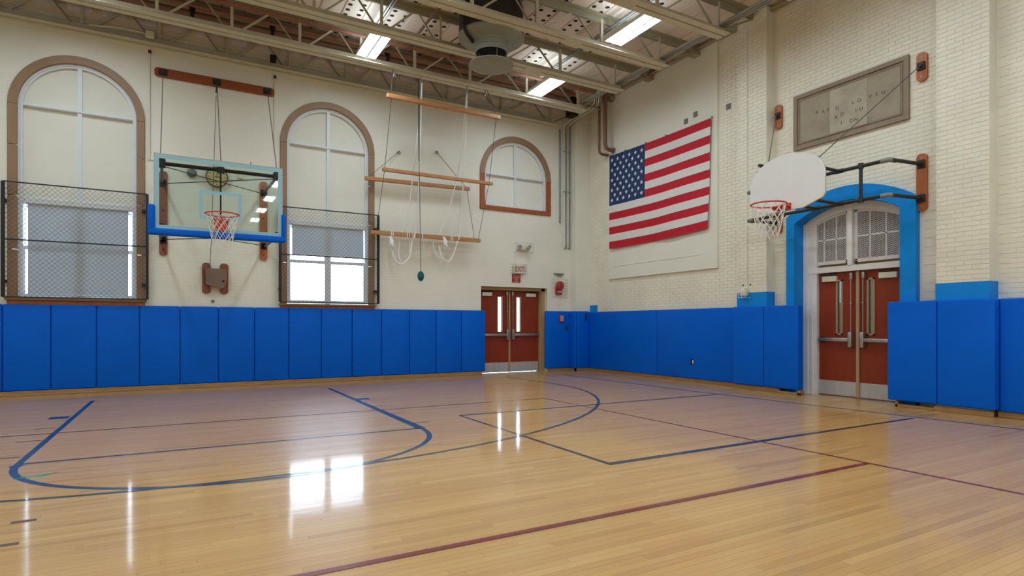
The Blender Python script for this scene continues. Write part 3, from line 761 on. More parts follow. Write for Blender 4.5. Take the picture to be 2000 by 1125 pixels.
prof = [(-.468, 3.09), (-.468, 2.68), (-.42, 2.632), (1.46, 2.632), (1.508, 2.68), (1.508, 3.11), (1.44, 3.11), (1.44, 2.725), (-.37, 2.725), (-.37, 3.09)]
def rounded(prof): return prof
for seg_ in (((-.468, -.372), (2.70, 3.095)), ((1.442, 1.508), (2.70, 3.115))):
    mb.rbox(seg_[0][0], seg_[0][1], YH-.055, YH+.06, seg_[1][0], seg_[1][1], .03, 3)
mb.rbox(-.468, 1.508, YH-.055, YH+.06, 2.632, 2.735, .03, 3); mk('edge_padding', mb, blue_pad, hp)
RC = (.53, 10.07, 2.965)
mb = MB(); mb.tube([(RC[0]+.2375*math.cos(2*PI*k/32), RC[1]+.2375*math.sin(2*PI*k/32), RC[2]) for k in range(32)], .0115, 8, closed=True)
mb.box(.50, .56, 10.29, 10.43, 2.93, 2.965)
rim = mk('rim', mb, rim_red, hp)
mb = MB(); mb.prism([(.43, 10.40, 2.95), (.63, 10.40, 2.95), (.63, 10.40, 2.79), (.60, 10.40, 2.76), (.46, 10.40, 2.76), (.43, 10.40, 2.79)], (0, .045, 0)).bar((.42, 10.31, 2.955), (.45, 10.42, 2.86), .02, .02).bar((.64, 10.31, 2.955), (.61, 10.42, 2.86), .02, .02); mk('rim_bracket', mb, rim_red, hp)
mb = MB(); net(mb, RC, .228, 2.955, 2.50); mk('net', mb, net_white, hp)
mb = MB(); mb.tube([(-.29, YH+.09, 3.755), (1.375, YH+.09, 3.755)], .03, 10).tube([(.53, YH+.09, 3.75), (.53, YH+.09, 2.72)], .012, 8).tube([(-.33, YH+.09, 2.73), (1.40, YH+.09, 2.73)], .025, 10); mk('board_frame', mb, black_metal, hp)
for x in (-.29, 1.375): mb = MB(); mb.rbox(x-.055, x+.055, YH+.02, YH+.13, 3.69, 3.82, .01, 1); mk('frame_clamp', mb, black_metal, hp)
for x in (-.30, 1.385): mb = MB(); mb.box(x-.04, x+.05, YH+.013, YH+.09, 2.79, 2.815); mk('corner_clip', mb, black_metal, hp)
mb = MB(); mb.box(.48, .58, YH+.05, YH+.13, 3.71, 3.80); mk('frame_clamp', mb, black_metal, hp)
for a, b in (((-.29, YH+.1, 3.73), (-.35, 13.27, 4.03)), ((1.375, YH+.1, 3.73), (1.47, 13.27, 4.03)), ((-.32, YH+.1, 2.74), (-.38, 13.27, 2.92)), ((1.39, YH+.1, 2.74), (1.50, 13.27, 2.91))):
    mb = MB(); mb.tube([a, b], .024, 10); mk('support_arm', mb, pipe_black, hp)
for a, b in (((-.26, YH+.12, 3.72), (1.46, 13.25, 4.01)), ((1.35, YH+.12, 3.72), (-.34, 13.25, 4.01)), ((-.30, YH+.12, 2.74), (1.49, 13.25, 2.92)), ((1.37, YH+.12, 2.74), (-.37, 13.25, 2.92))):
    mb = MB(); mb.tube([a, b], .008, 6); mk('cross_rod', mb, pipe_black, hp)
for x0, x1, z0, z1 in ((-.405, -.265, 2.62, 4.26), (1.405, 1.555, 2.62, 4.27)):
    def slab(x0, x1, z0, z1, y, d, r, n=5):
        pts = [(x0+r-r*math.cos(PI/2*k/n), y, z1-r+r*math.sin(PI/2*k/n)) for k in range(n+1)]+[(x1-r+r*math.sin(PI/2*k/n), y, z1-r+r*math.cos(PI/2*k/n)) for k in range(n+1)]
        pts += [(x1-r+r*math.cos(PI/2*k/n), y, z0+r-r*math.sin(PI/2*k/n)) for k in range(n+1)]+[(x0+r-r*math.sin(PI/2*k/n), y, z0+r-r*math.cos(PI/2*k/n)) for k in range(n+1)]
        return MB().prism(pts, (0, d, 0))
    wbd = mk('wall_board', slab(x0, x1, z0, z1, YA-.045, .043, .05), redwood if x0 > 0 else mauvewood, hp)
    xm = (x0+x1)/2
    for z in (4.03, 2.92):
        mb = MB(); mb.rbox(xm-.055, xm+.055, YA-.075, YA-.044, z-.07, z+.07, .008, 1).tube([(xm, YA-.075, z), (xm, YA-.045, z)], .045, 10); mk('wall_flange', mb, black_metal, wbd)
    for z in (4.17, 3.5, 2.73):
        mb = MB(); mb.lathe((xm, YA-.05, z), [(.018, .006), (.012, 0)], 8, 'y'); mk('bolt', mb, dark_iron, wbd)
# suspension beam with chains
sb = mk('suspension_beam', slab(-.485, 1.69, 6.10, 6.27, YA-.05, .048, .06), redwood_h, hp)
for x in (-.34, .60, 1.55):
    mb = MB(); mb.rbox(x-.075, x+.075, YA-.075, YA-.048, 6.125, 6.245, .01, 1).tube([(x, YA-.12, 6.15), (x, YA-.07, 6.17)], .018, 8); mk('hook_plate', mb, dark_iron, sb)
def chain(mb, a, b, r=.009, amp=.004):
    a = Vector(a); b = Vector(b); n = int((b-a).length/.04); s = (b-a).orthogonal().normalized()
    mb.tube([a.lerp(b, k/n)+s*(amp*(1 if k % 2 else -1)) for k in range(n+1)], r*.8, 5)
for a, b, ch in (((-.34, YA-.1, 6.13), (-.30, YH+.02, 3.89), 1), ((1.55, YA-.1, 6.13), (1.365, YH+.02, 3.89), 1), ((.60, YA-.1, 6.13), (.53, YH+.02, 3.90), 0)):
    mb = MB()
    if ch: chain(mb, a, b)
    else: mb.tube([a, b], .007, 6)
    mk('suspension_cable', mb, cable_m, hp)
mb = MB(); mb.tube([(.60, YA-.1, 6.13), (.585, YA-.1, 5.95)], .016, 8); mk('pulley', mb, dark_iron, hp)
for x in (.53, .97): 
    mb = MB(); mb.tube([(x, YH+.01, 3.88), (x, YH+.01, 3.93)], .006, 6); mk('eye_bolt', mb, dark_iron, hp)
# winch below
w = thing('hoist_winch', (.57, YA, 1.88), 'brown metal winch box on two rounded wooden boards below the glass backboard', 'winch')
for x0, x1 in ((.335, .485), (.655, .81)):
    mk('mount_board', slab(x0, x1, 1.89, 2.51, YA-.04, .038, .06), mauvewood, w)
mb = MB(); mb.prism([(.39, YA-.2, 2.39), (.765, YA-.2, 2.385), (.775, YA-.2, 2.26), (.765, YA-.2, 2.12), (.72, YA-.2, 2.0), (.66, YA-.2, 1.985), (.55, YA-.2, 2.03), (.40, YA-.2, 2.065)], (0, .162, 0)); mk('winch_cover', mb, hoist_m, w)
mb = MB(); mb.lathe((.71, YA-.203, 2.135), [(.024, .0), (.024, .004)], 12, 'y'); mk('crank_hole', mb, hole_m, w)
mb = MB(); mb.tube([(.47, YA-.05, 2.4), (.5, YA-.06, 3.0), (.585, YA-.09, 5.9)], .006, 6); mk('lift_cable', mb, cable_m, w)
# clock, bell, box behind the glass
ck = thing('wall_clock', (.60, YA, 4.05), 'round yellowed wall clock in a brown rim behind the glass backboard', 'clock')
mb = MB(); mb.lathe((.60, YA-.07, 4.255), [(.19, .0), (.19, .005), (.19, .068)], 36, 'y'); mk('clock_body', mb, clock_face, ck)
mb = MB(); mb.tube([(.60+.195*math.cos(2*PI*k/36), YA-.07, 4.255+.195*math.sin(2*PI*k/36)) for k in range(36)], .013, 8, closed=True); mk('rim', mb, clock_rim, ck)
mb = MB()
for k in range(12):
    a = 2*PI*k/12; mb.bar((.60+.135*math.sin(a), YA-.073, 4.255+.135*math.cos(a)), (.60+.165*math.sin(a), YA-.073, 4.255+.165*math.cos(a)), .012, .003, up=(0, 1, 0))
o = mk('hour_marks', mb, dark_iron, ck); o['kind'] = 'stuff'
mb = MB(); mb.bar((.60, YA-.076, 4.255), (.60, YA-.076, 4.39), .01, .003, up=(0, 1, 0)); mk('minute_hand', mb, rim_red, ck)
mb = MB(); mb.bar((.56, YA-.077, 4.255), (.68, YA-.077, 4.257), .012, .003, up=(0, 1, 0)); mk('hour_hand', mb, dark_iron, ck)
mb = MB()
for rr in (.27, .2, .1): mb.tube([(.60+rr*math.cos(2*PI*k/30), YA-.02-.10*(1-(rr/.28)**2), 4.24+rr*math.sin(2*PI*k/30)) for k in range(30)], .0022, 4, closed=True)
for k in range(12):
    a = 2*PI*k/12; mb.tube([(.60+r_*math.cos(a), YA-.02-.10*(1-(r_/.28)**2), 4.24+r_*math.sin(a)) for r_ in (.03, .1, .2, .28)], .002, 4, cap=False)
mk('wire_guard', mb, wire_grey, ck)
bl = thing('wall_bell', (.155, YA, 4.2), 'round grey bell with black bracket left of the wall clock', 'bell')
mb = MB(); mb.lathe((.155, YA-.09, 4.28), [(.02, -.03), (.06, -.025), (.085, -.005), (.09, .02), (.09, .03)], 20, 'y').tube([(.155, YA-.07, 4.28), (.155, YA, 4.28)], .03, 8); mk('gong', mb, grey_bell, bl)
mb = MB(); mb.rbox(.125, .19, YA-.07, YA, 4.355, 4.425, .008, 1); mk('bracket', mb, black_metal, bl)
mb = MB(); mb.rbox(.99, 1.085, YA-.06, YA-.001, 4.285, 4.40, .006, 1); tag(mk('junction_box', mb, sign_white), 'small cream junction box right of the wall clock', 'box')
mb = MB(); mb.tube([(-.6, YA-.012, 4.46), (-.35, YA-.012, 4.46), (.1, YA-.012, 4.41), (.45, YA-.012, 4.39)], .007, 6); tag(mk('wall_wire', mb, cream), 'thin painted wire running to the wall clock', 'wire')
for x, z, lab in ((-.565, 6.62, 'painted conduit down the wall between leftmost window and backboard'), (1.70, 6.6, 'painted conduit right of the wooden suspension beam')):
    t = thing('wall_conduit', (x, YA, 4.46), lab, 'conduit')
    mb = MB(); mb.tube([(x, YA-.018, z), (x, YA-.018, 4.5 if x < 0 else 5.0)]+([(x+.03, YA-.018, 4.46), (x+.25, YA-.018, 4.46)] if x < 0 else []), .014, 8); mk('pipe', mb, cream, t)
    mb = MB(); mb.box(x-.02, x+.03, YA-.035, YA, z-.10, z-.04); mk('clip', mb, dark_iron, t)
mb = MB(); mb.rbox(.50, .555, YA-.02, YA-.001, 1.715, 1.765, .004, 1); tag(mk('wall_plate', mb, box_grey), 'tiny grey plate on the wall just below the winch', 'plate')

# ------------------------------------------------------------------ hoop at the flag wall (fan board)
XH = 7.66
hb = thing('fan_basketball_hoop', (XH, 5.48, 2.92), 'white fan shaped backboard with red rim on black pipe frame by the flag', 'basketball hoop')
C0 = 5.48
pts = [(5.20, 2.925), (5.76, 2.925), (6.06, 3.02), (6.08, 3.06), (6.08, 3.36)]+[(C0+.60*math.cos(t), 3.36+.386*math.sin(t)) for t in [PI/2*k/10*1 for k in range(1, 20)]][:0]
top = [(C0+.60*math.cos(PI*k/24), 3.36+.386*math.sin(PI*k/24)) for k in range(1, 24)]
pts = [(5.20, 2.925), (5.76, 2.925), (6.05, 3.02), (6.08, 3.07), (6.08, 3.36)]+top+[(4.88, 3.36), (4.88, 3.07), (4.91, 3.02)]
mb = MB(); mb.prism([(XH, u, z) for u, z in pts], (.025, 0, 0)); mk('backboard', mb, board_white, hb)
mb = MB(); mb.prism([(XH+.0255, u, z) for u, z in pts], (.015, 0, 0)); mk('backboard_edge', mb, tan_edge, hb)
RB = (7.285, 5.475, 2.975)
mb = MB(); mb.tube([(RB[0]+.2375*math.cos(2*PI*k/32), RB[1]+.2375*math.sin(2*PI*k/32), RB[2]) for k in range(32)], .0115, 8, closed=True)
mb.prism([(RB[0]+.20, 5.33, 2.962), (RB[0]+.235, 5.40, 2.962), (RB[0]+.235, 5.55, 2.962), (RB[0]+.2, 5.62, 2.962), (XH, 5.56, 2.962), (XH, 5.39, 2.962)], (0, 0, .012))
mb.box(XH-.025, XH, 5.38, 5.57, 2.93, 3.02); mb.bar((RB[0]+.22, 5.37, 2.95), (XH, 5.42, 2.93), .02, .03).bar((RB[0]+.22, 5.58, 2.95), (XH, 5.53, 2.93), .02, .03); mk('rim', mb, rim_red, hb)
mb = MB(); net(mb, RB, .228, 2.965, 2.51); mk('net', mb, net_white, hb)
for z in (3.70, 3.18):
    mb = MB(); mb.tube([(9.77, 4.69, z), (9.14, 4.775, z)], .028, 10).tube([(9.10, 4.83, z), (9.10, 7.23, z)], .028, 10).tube([(9.14, 7.27, z), (9.77, 7.15, z)], .028, 10); mk('pipe_frame', mb, pipe_black, hb)
    for u in (4.79, 7.275):
        d = .07 if u < 6 else -.07
        mb = MB(); mb.tube([(9.24, u-(.012 if u < 6 else -.015), z), (9.12, u, z), (9.10, u+d*.3, z), (9.10, u+d*1.7, z)], .034, 10); mk('elbow', mb, pipe_grey, hb)
    for u in (5.55, 5.95):
        mb = MB(); mb.tube([(XH+.04, u, z), (9.10, u, z)], .026, 10).tube([(9.10, u-.06, z), (9.10, u+.06, z)], .036, 10); mk('arm', mb, pipe_black, hb)
for u in (5.21, 6.55):
    mb = MB(); mb.tube([(9.10, u, 3.16), (9.10, u, 3.72)], .026, 10).tube([(9.10, u, 3.66), (9.10, u, 3.745)], .038, 10).tube([(9.10, u, 3.135), (9.10, u, 3.22)], .038, 10); mk('upright', mb, pipe_black, hb)
mb = MB(); mb.tube([(XH+.05, 5.55, 3.0), (8.4, 5.55, 3.18)], .012, 8).tube([(XH+.05, 5.95, 3.02), (8.4, 5.95, 3.18)], .012, 8); mk('brace', mb, pipe_black, hb)
mb = MB(); mb.box(XH+.04, XH+.075, 5.5, 5.6, 2.98, 3.72).box(XH+.04, XH+.075, 5.9, 6.0, 3.02, 3.62); mk('back_bracket', mb, pipe_black, hb)
def slab_x(u0, u1, z0, z1, x, d, r, n=5):
    pts = [(u0+r-r*math.cos(PI/2*k/n), z1-r+r*math.sin(PI/2*k/n)) for k in range(n+1)]+[(u1-r+r*math.sin(PI/2*k/n), z1-r+r*math.cos(PI/2*k/n)) for k in range(n+1)]
    pts += [(u1-r+r*math.cos(PI/2*k/n), z0+r-r*math.sin(PI/2*k/n)) for k in range(n+1)]+[(u0+r-r*math.sin(PI/2*k/n), z0+r-r*math.cos(PI/2*k/n)) for k in range(n+1)]
    return MB().prism([(x, a, b) for a, b in pts], (d, 0, 0))
for u, z0, z1, fl in ((4.69, 2.99, 3.86, (3.70, 3.18)), (7.15, 2.99, 3.86, (3.70, 3.18)), (4.69, 4.965, 5.40, (5.19,)), (7.15, 4.955, 5.41, (5.20,))):
    wbd = mk('wall_board', slab_x(u-.073, u+.073, z0, z1, XB-.045, .043, .06), redwood, hb)
    for z in fl:
        mb = MB(); mb.rbox(XB-.075, XB-.044, u-.055, u+.055, z-.06, z+.06, .008, 1).tube([(XB-.10, u, z), (XB-.07, u, z)], .03, 10); mk('wall_flange', mb, dark_iron, wbd)
    for z in (z0+.07, z1-.07):
        mb = MB(); mb.lathe((XB-.05, u, z), [(.016, .006), (.011, 0)], 8, 'x'); mk('bolt', mb, galv, wbd)
for a, b in (((XB-.1, 4.69, 5.18), (XH+.045, 5.03, 3.56)), ((XB-.1, 7.15, 5.19), (XH+.045, 5.80, 3.66))):
    mb = MB(); a = Vector(a); b = Vector(b); m_ = a.lerp(b, .66); mb.tube([a, m_], .007, 6); chain(mb, m_, b, .009); mk('suspension_chain', mb, cable_m, hb)

# ------------------------------------------------------------------ flag and plaque, small things of the flag wall
fl = thing('national_flag', (XB-.06, 10.4, 3.24), 'stars and stripes flag hung flat on the cream brick wall', 'flag')
def fp(s, t):
    """s 0..1 from hoist (left) to fly, t 0..1 from top to bottom"""
    u = (12.09*(1-t)+12.075*t)*(1-s)+(8.71*(1-t)+8.80*t)*s
    zt_ = 5.675*(1-s)+5.64*s-.02*math.sin(PI*s); zb_ = 3.245*(1-s)+3.31*s-.03*math.sin(PI*s)
    x = XB-.095-.016*t*math.sin(9*s+1.2*t)-.010*math.sin(17*s+3*t)*t-.012*max(0, s-.8)*5*math.sin(8*t)
    return (x, u, zt_*(1-t)+zb_*t)
nS, nT = 60, 39; mb = MB(); cs = 24
vs = [fp(i/nS, j/nT) for j in range(nT+1) for i in range(nS+1)]
mb.v = vs
for j in range(nT):
    for i in range(nS):
        a = j*(nS+1)+i; stripe = j//3
        mb.f.append([a, a+nS+1, a+nS+2, a+1]); mb.sm.append(True); mb.mi.append(2 if (i < cs and stripe < 7) else (0 if stripe % 2 == 0 else 1))
mk('cloth', mb, [flag_red, flag_white, flag_blue], fl)
mb = MB(); cw, chh = cs/nS, 21/39
for r_ in range(9):
    for c_ in range(6 if r_ % 2 == 0 else 5):
        s = cw*(2*c_+1+(0 if r_ % 2 == 0 else 1))/12; t = chh*(r_+1)/10
        p = []
        for k in range(10):
            a = PI*k/5; rr = .062 if k % 2 == 0 else .025
            q = fp(min(max(s+rr*math.sin(a)/3.37, 0), 1), min(max(t-rr*math.cos(a)/2.42, 0), 1)); p.append((q[0]-.004, q[1], q[2]))
        mb.add(p, [list(range(10))])
mk('stars', mb, flag_white, fl)
mb = MB()
for s in (0, .18, .4, .6, 1): q = fp(s, 0); mb.box(q[0]-.006, XB-.03, q[1]-.012, q[1]+.012, q[2]-.005, q[2]+.035)
mk('hanging_clip', mb, galv, fl)
for (u, z), lab in zip(((9.46, 5.80), (9.18, 5.87), (8.33, 5.77)), ('small grey plate above the flag, left of the pair', 'small grey plate above the flag, right of the pair', 'small grey plate alone on the wall right of the flag')):
    mb = MB(); x = XB-.045 if u > 8.58 else XB; mb.rbox(x-.02, x-.0005, u-.055, u+.055, z-.055, z+.055, .005, 1); tag(mk('wall_plate', mb, box_grey), lab, 'plate', 'grey plates above the flag')
pl = thing('stone_plaque', (XB, 5.85, 4.45), 'weathered stone plaque with worn carved letters above the arched doorway', 'plaque')
mb = MB(); mb.box(XB-.02, XB+.012, 4.873, 6.832, 4.452, 5.448); mk('slab', mb, stone, pl)
mb = MB(); t = .07
for a, b, z0, z1 in ((4.873, 4.873+t, 4.452, 5.448), (6.832-t, 6.832, 4.452, 5.448), (4.873+t, 6.832-t, 4.452, 4.452+t), (4.873+t, 6.832-t, 5.448-t, 5.448)): mb.box(XB-.045, XB-.018, a, b, z0, z1)
for a, b, z0, z1 in ((4.97, 4.99, 4.55, 5.35), (6.715, 6.735, 4.55, 5.35), (4.99, 6.715, 4.55, 4.57), (4.99, 6.715, 5.33, 5.35)): mb.box(XB-.032, XB-.018, a, b, z0, z1)
mk('moulded_border', mb, stone, pl)
for i, (a, b) in enumerate(((6.16, 6.71), (5.51, 6.155), (5.0, 5.505))):
    mb = MB(); mb.box(XB-.028, XB-.018, a, b, 4.575, 5.325); mk('inscribed_panel', mb, stone_l if i != 1 else mat('pale_stone_panel', srgb(176, 166, 148), .7, var=.18, vscale=4, bump=.3, bscale=25), pl)
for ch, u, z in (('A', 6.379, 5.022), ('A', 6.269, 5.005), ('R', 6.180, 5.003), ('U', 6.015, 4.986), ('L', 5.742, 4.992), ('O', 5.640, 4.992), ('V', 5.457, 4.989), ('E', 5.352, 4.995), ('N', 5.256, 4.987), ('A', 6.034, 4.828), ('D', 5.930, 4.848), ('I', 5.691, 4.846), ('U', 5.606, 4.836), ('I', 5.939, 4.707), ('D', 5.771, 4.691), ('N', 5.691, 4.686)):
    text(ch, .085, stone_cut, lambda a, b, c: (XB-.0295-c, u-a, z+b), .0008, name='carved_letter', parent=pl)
# occupancy sensor, outlet, thin wall wire
t = thing('wall_sensor', (9.61, 7.72, 1.80), 'white box in a wire cage on the light blue pilaster band', 'sensor')
mb = MB(); mb.rbox(9.50, 9.602, 7.67, 7.78, 1.82, 1.98, .012, 2); mk('housing', mb, sign_white, t)
mb = MB()
for z in (1.79, 1.85, 1.91): mb.tube([(9.605, 7.80, z), (9.47, 7.80, z), (9.47, 7.63, z), (9.605, 7.63, z)], .004, 5)
for u in (7.80, 7.715, 7.63): mb.tube([(9.47, u, 1.79), (9.47, u, 1.91)], .004, 5)
mk('wire_cage', mb, net_white, t)
mb = MB()
for u in (7.62, 7.79): mb.lathe((9.595, u, 2.04), [(.014, 0), (.014, .012)], 8, 'x')
mk('bolt', mb, dark_iron, t)
mb = MB(); mb.tube([(9.595, 7.69, 1.98), (9.595, 7.69, 7.05)], .007, 6); tag(mk('sensor_wire', mb, cream), 'thin painted wire running up the pilaster to the ceiling', 'wire')
mb = MB(); mb.box(9.743, 9.7495, 9.2, 9.29, .39, .51, 0).box(9.742, 9.743, 9.205, 9.24, .41, .49, 1); tag(mk('wall_outlet', mb, [hole_m, sign_white]), 'dark outlet cut-out low in the blue pad under the flag', 'outlet')

# ------------------------------------------------------------------ signs and devices by the far doors
ex = thing('exit_sign', (7.66, YA, 2.57), 'white sign with red EXIT letters in a wire cage above far doors', 'exit sign')
mb = MB(); mb.rbox(7.50, 7.84, YA-.09, YA-.001, 2.60, 2.83, .01, 1); mk('housing', mb, sign_white, ex)
text('EXIT', .21, sign_red, lambda a, b, c: (7.685+a, YA-.0915-c, 2.715+b), .001, parent=ex, squash=.62)
mb = MB()
for z in (2.60, 2.68, 2.76, 2.84): mb.tube([(7.44, YA-.005, z), (7.46, YA-.13, z), (7.88, YA-.13, z), (7.90, YA-.005, z)], .0035, 5)
for x in (7.46, 7.53, 7.81, 7.88): mb.tube([(x, YA-.13, 2.60), (x, YA-.13, 2.84)], .0035, 5)
mk('wire_cage', mb, wire_grey, ex)
mb = MB(); mb.tube([(7.60, YA-.012, 2.83), (7.60, YA-.012, 3.2)], .009, 6); mk('conduit', mb, cream, ex)
rs = thing('red_placard', (7.62, YA, 2.38), 'small red placard with white lines of text below the exit sign', 'sign')
mb = MB(); mb.box(7.50, 7.755, YA-.012, YA-.001, 2.375, 2.59); mk('plate', mb, sign_red, rs)
for i, (l, s) in enumerate((('FIRE ALARM', .046), ('EQUIPMENT', .048), ('BOX', .048), ('INSIDE', .045))):
    text(l, s, sign_white, lambda a, b, c: (7.6275+a, YA-.013-c, 2.545-.047*i+b), .0006, parent=rs, squash=.8)
em = thing('emergency_light', (7.80, YA, 3.18), 'white emergency light with two lamp heads in a cage above exit sign', 'emergency light')
mb = MB(); mb.rbox(7.63, 7.97, YA-.10, YA-.001, 3.225, 3.385, .015, 2); mk('battery_box', mb, sign_white, em)
mb = MB(); mb.lathe((7.675, YA-.13, 3.30), [(.035, 0), (.06, .004), (.055, .03)], 16, 'y'); mk('lamp_head', mb, galv, em)
mb = MB(); mb.bar((7.90, YA-.13, 3.24), (7.99, YA-.13, 3.35), .08, .05, up=(0, 1, 0)); mk('lamp_head', mb, galv, em)
mb = MB()
for z in (3.17, 3.40): mb.tube([(7.56, YA-.005, z), (7.56, YA-.17, z), (8.06, YA-.17, z), (8.06, YA-.005, z)], .003, 5)
for x in (7.56, 8.06): mb.tube([(x, YA-.17, 3.17), (x, YA-.17, 3.40)], .003, 5)
mk('wire_cage', mb, wire_grey, em)
al = thing('fire_alarm_horn', (8.95, YA, 2.0), 'round red fire alarm horn in a wire cage right of far doors', 'alarm')
mb = MB(); mb.rbox(8.85, 9.04, YA-.06, YA-.001, 2.08, 2.30, .01, 1); mk('base_box', mb, sign_red, al)
mb = MB(); mb.lathe((8.96, YA-.11, 2.33), [(.03, -.015), (.105, -.01), (.125, .01), (.125, .05), (.08, .10)], 24, 'y'); mk('horn', mb, sign_red, al)
mb = MB(); mb.box(8.90, 9.02, YA-.064, YA-.0605, 2.15, 2.185); mk('white_label', mb, sign_white, al)
mb = MB()
for k in range(7): z = 2.01+.48*k/6; mb.tube([(8.74, YA-.005, z), (8.74, YA-.14, z), (9.17, YA-.14, z), (9.17, YA-.005, z)], .0028, 4)
for k in range(6): x = 8.74+.43*k/5; mb.tube([(x, YA-.14, 2.01), (x, YA-.14, 2.49)], .0028, 4)
mk('wire_cage', mb, wire_grey, al)
mb = MB(); mb.tube([(8.94, YA-.01, 1.64), (8.94, YA-.01, 2.08)], .008, 6); mk('conduit', mb, cream, al)
mb = MB(); mb.rbox(8.80, 9.12, YA-.06, YA-.001, 2.64, 2.67, .006, 1).box(8.93, 9.05, YA-.04, YA-.001, 2.585, 2.64); tag(mk('alarm_bracket', mb, wire_grey), 'grey metal bracket on the wall above the red alarm horn', 'bracket')
ps = thing('alarm_pull_station', (8.99, 13.24, 1.34), 'small red alarm pull station on the blue pad right of far doors', 'alarm')
mb = MB(); mb.rbox(8.925, 9.055, 13.205, 13.249, 1.34, 1.52, .008, 1); mk('case', mb, sign_red, ps)
mb = MB(); mb.box(8.94, 9.045, 13.2, 13.2055, 1.36, 1.51); mk('face', mb, mat('pale_red_face', srgb(206, 140, 140), .5), ps)
mb = MB(); mb.box(9.13, 9.22, 13.244, 13.2495, 1.10, 1.23); tag(mk('pad_cutout', mb, mat('teal_box', srgb(10, 70, 100), .5)), 'square box let into the blue pad right of the pull station', 'outlet')
mb = MB(); mb.box(9.60, 9.66, 12.965, 12.974, 1.37, 1.58); tag(mk('switch_plate', mb, mat('dark_teal_plate', srgb(16, 56, 84), .5)), 'narrow dark switch plate on the blue corner chase pad', 'switch')

# ------------------------------------------------------------------ hanging wooden bars with ropes
tz = thing('hanging_bar_rig', (5.1, 12.05, 3.3), 'long wooden bars slung on ropes in front of the small arched window', 'climbing rig')
def beam(x0, x1, y, z, h=.085, d=.07, y1=None, z1=None):
    y1 = y if y1 is None else y1; z1 = z if z1 is None else z1
    mb = MB(); bm = MB().rbox(0, 1, -d/2, d/2, -h/2, h/2, .008, 1)
    mb.add([(x0+(x1-x0)*v[0], v[1]+y+(y1-y)*v[0], v[2]+z+(z1-z)*v[0]) for v in bm.v], bm.f)
    return mk('wooden_bar', mb, oak, tz)
beam(3.745, 6.46, 12.05, 6.105, .095, .085, z1=6.105)
beam(3.79, 6.50, 12.50, 4.655, .075, .07)
beam(3.58, 6.18, 13.12, 4.57, .085, .08, z1=4.62)
beam(3.69, 6.42, 13.02, 3.345, .09, .075); beam(3.72, 6.33, 13.11, 3.375, .07, .075)
def cordt(name, pts, r, m, n=6): mb = MB(); mb.tube(pts, r, n); return mk(name, mb, m, tz)
cordt('cord', [(3.86, 12.0, 6.66), (3.84, 12.05, 6.15)], .007, cable_m); cordt('cord', [(6.10, 12.0, 6.66), (6.36, 12.05, 6.15)], .007, cable_m)
cordt('cord', [(3.85, 12.05, 6.06), (3.84, 12.5, 4.65), (3.80, 13.0, 3.36)], .006, cord_dark); cordt('cord', [(6.36, 12.05, 6.06), (6.40, 12.5, 4.65), (6.36, 13.0, 3.36)], .006, cord_dark)
cordt('cord', [(4.43, YA-.02, 5.34), (3.66, 13.12, 4.6)], .006, cord_dark); cordt('cord', [(5.38, YA-.02, 5.48), (6.10, 13.12, 4.63), (6.28, 13.06, 3.40)], .006, cord_dark)
for x, z in ((4.43, 5.34), (5.38, 5.48)):
    mb = MB(); mb.tube([(x, YA, z), (x, YA-.05, z)], .012, 6).tube([(x+.03*math.cos(2*PI*k/12), YA-.05, z-.03+.03*math.sin(2*PI*k/12)) for k in range(12)], .007, 5, closed=True); mk('wall_hook', mb, dark_iron, tz)
for x in (3.90, 4.50, 5.59, 6.05):
    mb = MB(); mb.tube([(x, 12.0, 6.68), (x, 12.0, 6.60), (x-.01, 12.02, 6.50)], .014, 6).rbox(x-.03, x+.03, 11.985, 12.025, 6.50, 6.58, .01, 1); mk('pulley', mb, galv, tz)
P2x = [(4.50, 12.0, 6.5), (5.59, 12.0, 6.5)]
def smooth(P, n=6):
    P = [Vector(p) for p in P]; out = []
    for i in range(len(P)-1):
        a = P[max(i-1, 0)]; b = P[i]; c = P[i+1]; d = P[min(i+2, len(P)-1)]
        for k in range(n):
            t = k/n; out.append(.5*((2*b)+(c-a)*t+(2*a-5*b+4*c-d)*t*t+(3*b-a-3*c+d)*t**3))
    return out+[P[-1]]
for r_, P in ((.013, [(4.513, 12.0, 6.58), (4.564, 12.2, 5.741), (4.64, 12.5, 4.668), (4.714, 12.8, 3.825), (4.685, 12.96, 3.266)]),
              (.009, [(4.513, 12.0, 6.5), (4.527, 12.1, 6.118), (4.555, 12.5, 5.106), (4.626, 12.9, 4.686), (4.58, 13.05, 3.938), (4.423, 13.06, 3.39)]),
              (.012, [(5.587, 12.0, 6.49), (5.721, 12.4, 5.296), (5.825, 12.8, 4.138), (5.816, 12.96, 3.32)]),
              (.009, [(5.59, 12.0, 6.45), (5.608, 12.1, 6.32), (5.707, 12.6, 5.298), (5.78, 13.0, 4.79), (5.578, 13.06, 3.974), (5.352, 13.06, 3.42)]),
              (.011, [(4.147, 12.96, 2.946), (4.231, 12.96, 2.741), (4.364, 12.96, 2.654), (4.519, 12.98, 2.759), (4.612, 13.0, 2.92), (4.65, 13.0, 3.245)]),
              (.010, [(5.311, 12.96, 3.141), (5.363, 12.96, 2.9), (5.495, 12.96, 2.786), (5.606, 12.97, 2.817), (5.717, 12.98, 3.047), (5.798, 12.98, 3.3)]),
              (.008, [(5.195, 13.06, 3.291), (5.221, 13.06, 3.049), (5.326, 13.06, 2.884), (5.449, 13.04, 2.84)]),
              (.009, [(4.609, 13.06, 3.3), (4.621, 13.06, 2.987), (4.621, 13.06, 2.832)]),
              (.008, [(4.393, 13.08, 3.3), (4.356, 13.08, 3.032), (4.356, 13.08, 2.854), (4.398, 13.06, 2.712)])):
    cordt('white_rope', smooth(P), r_*1.45, rope_white)
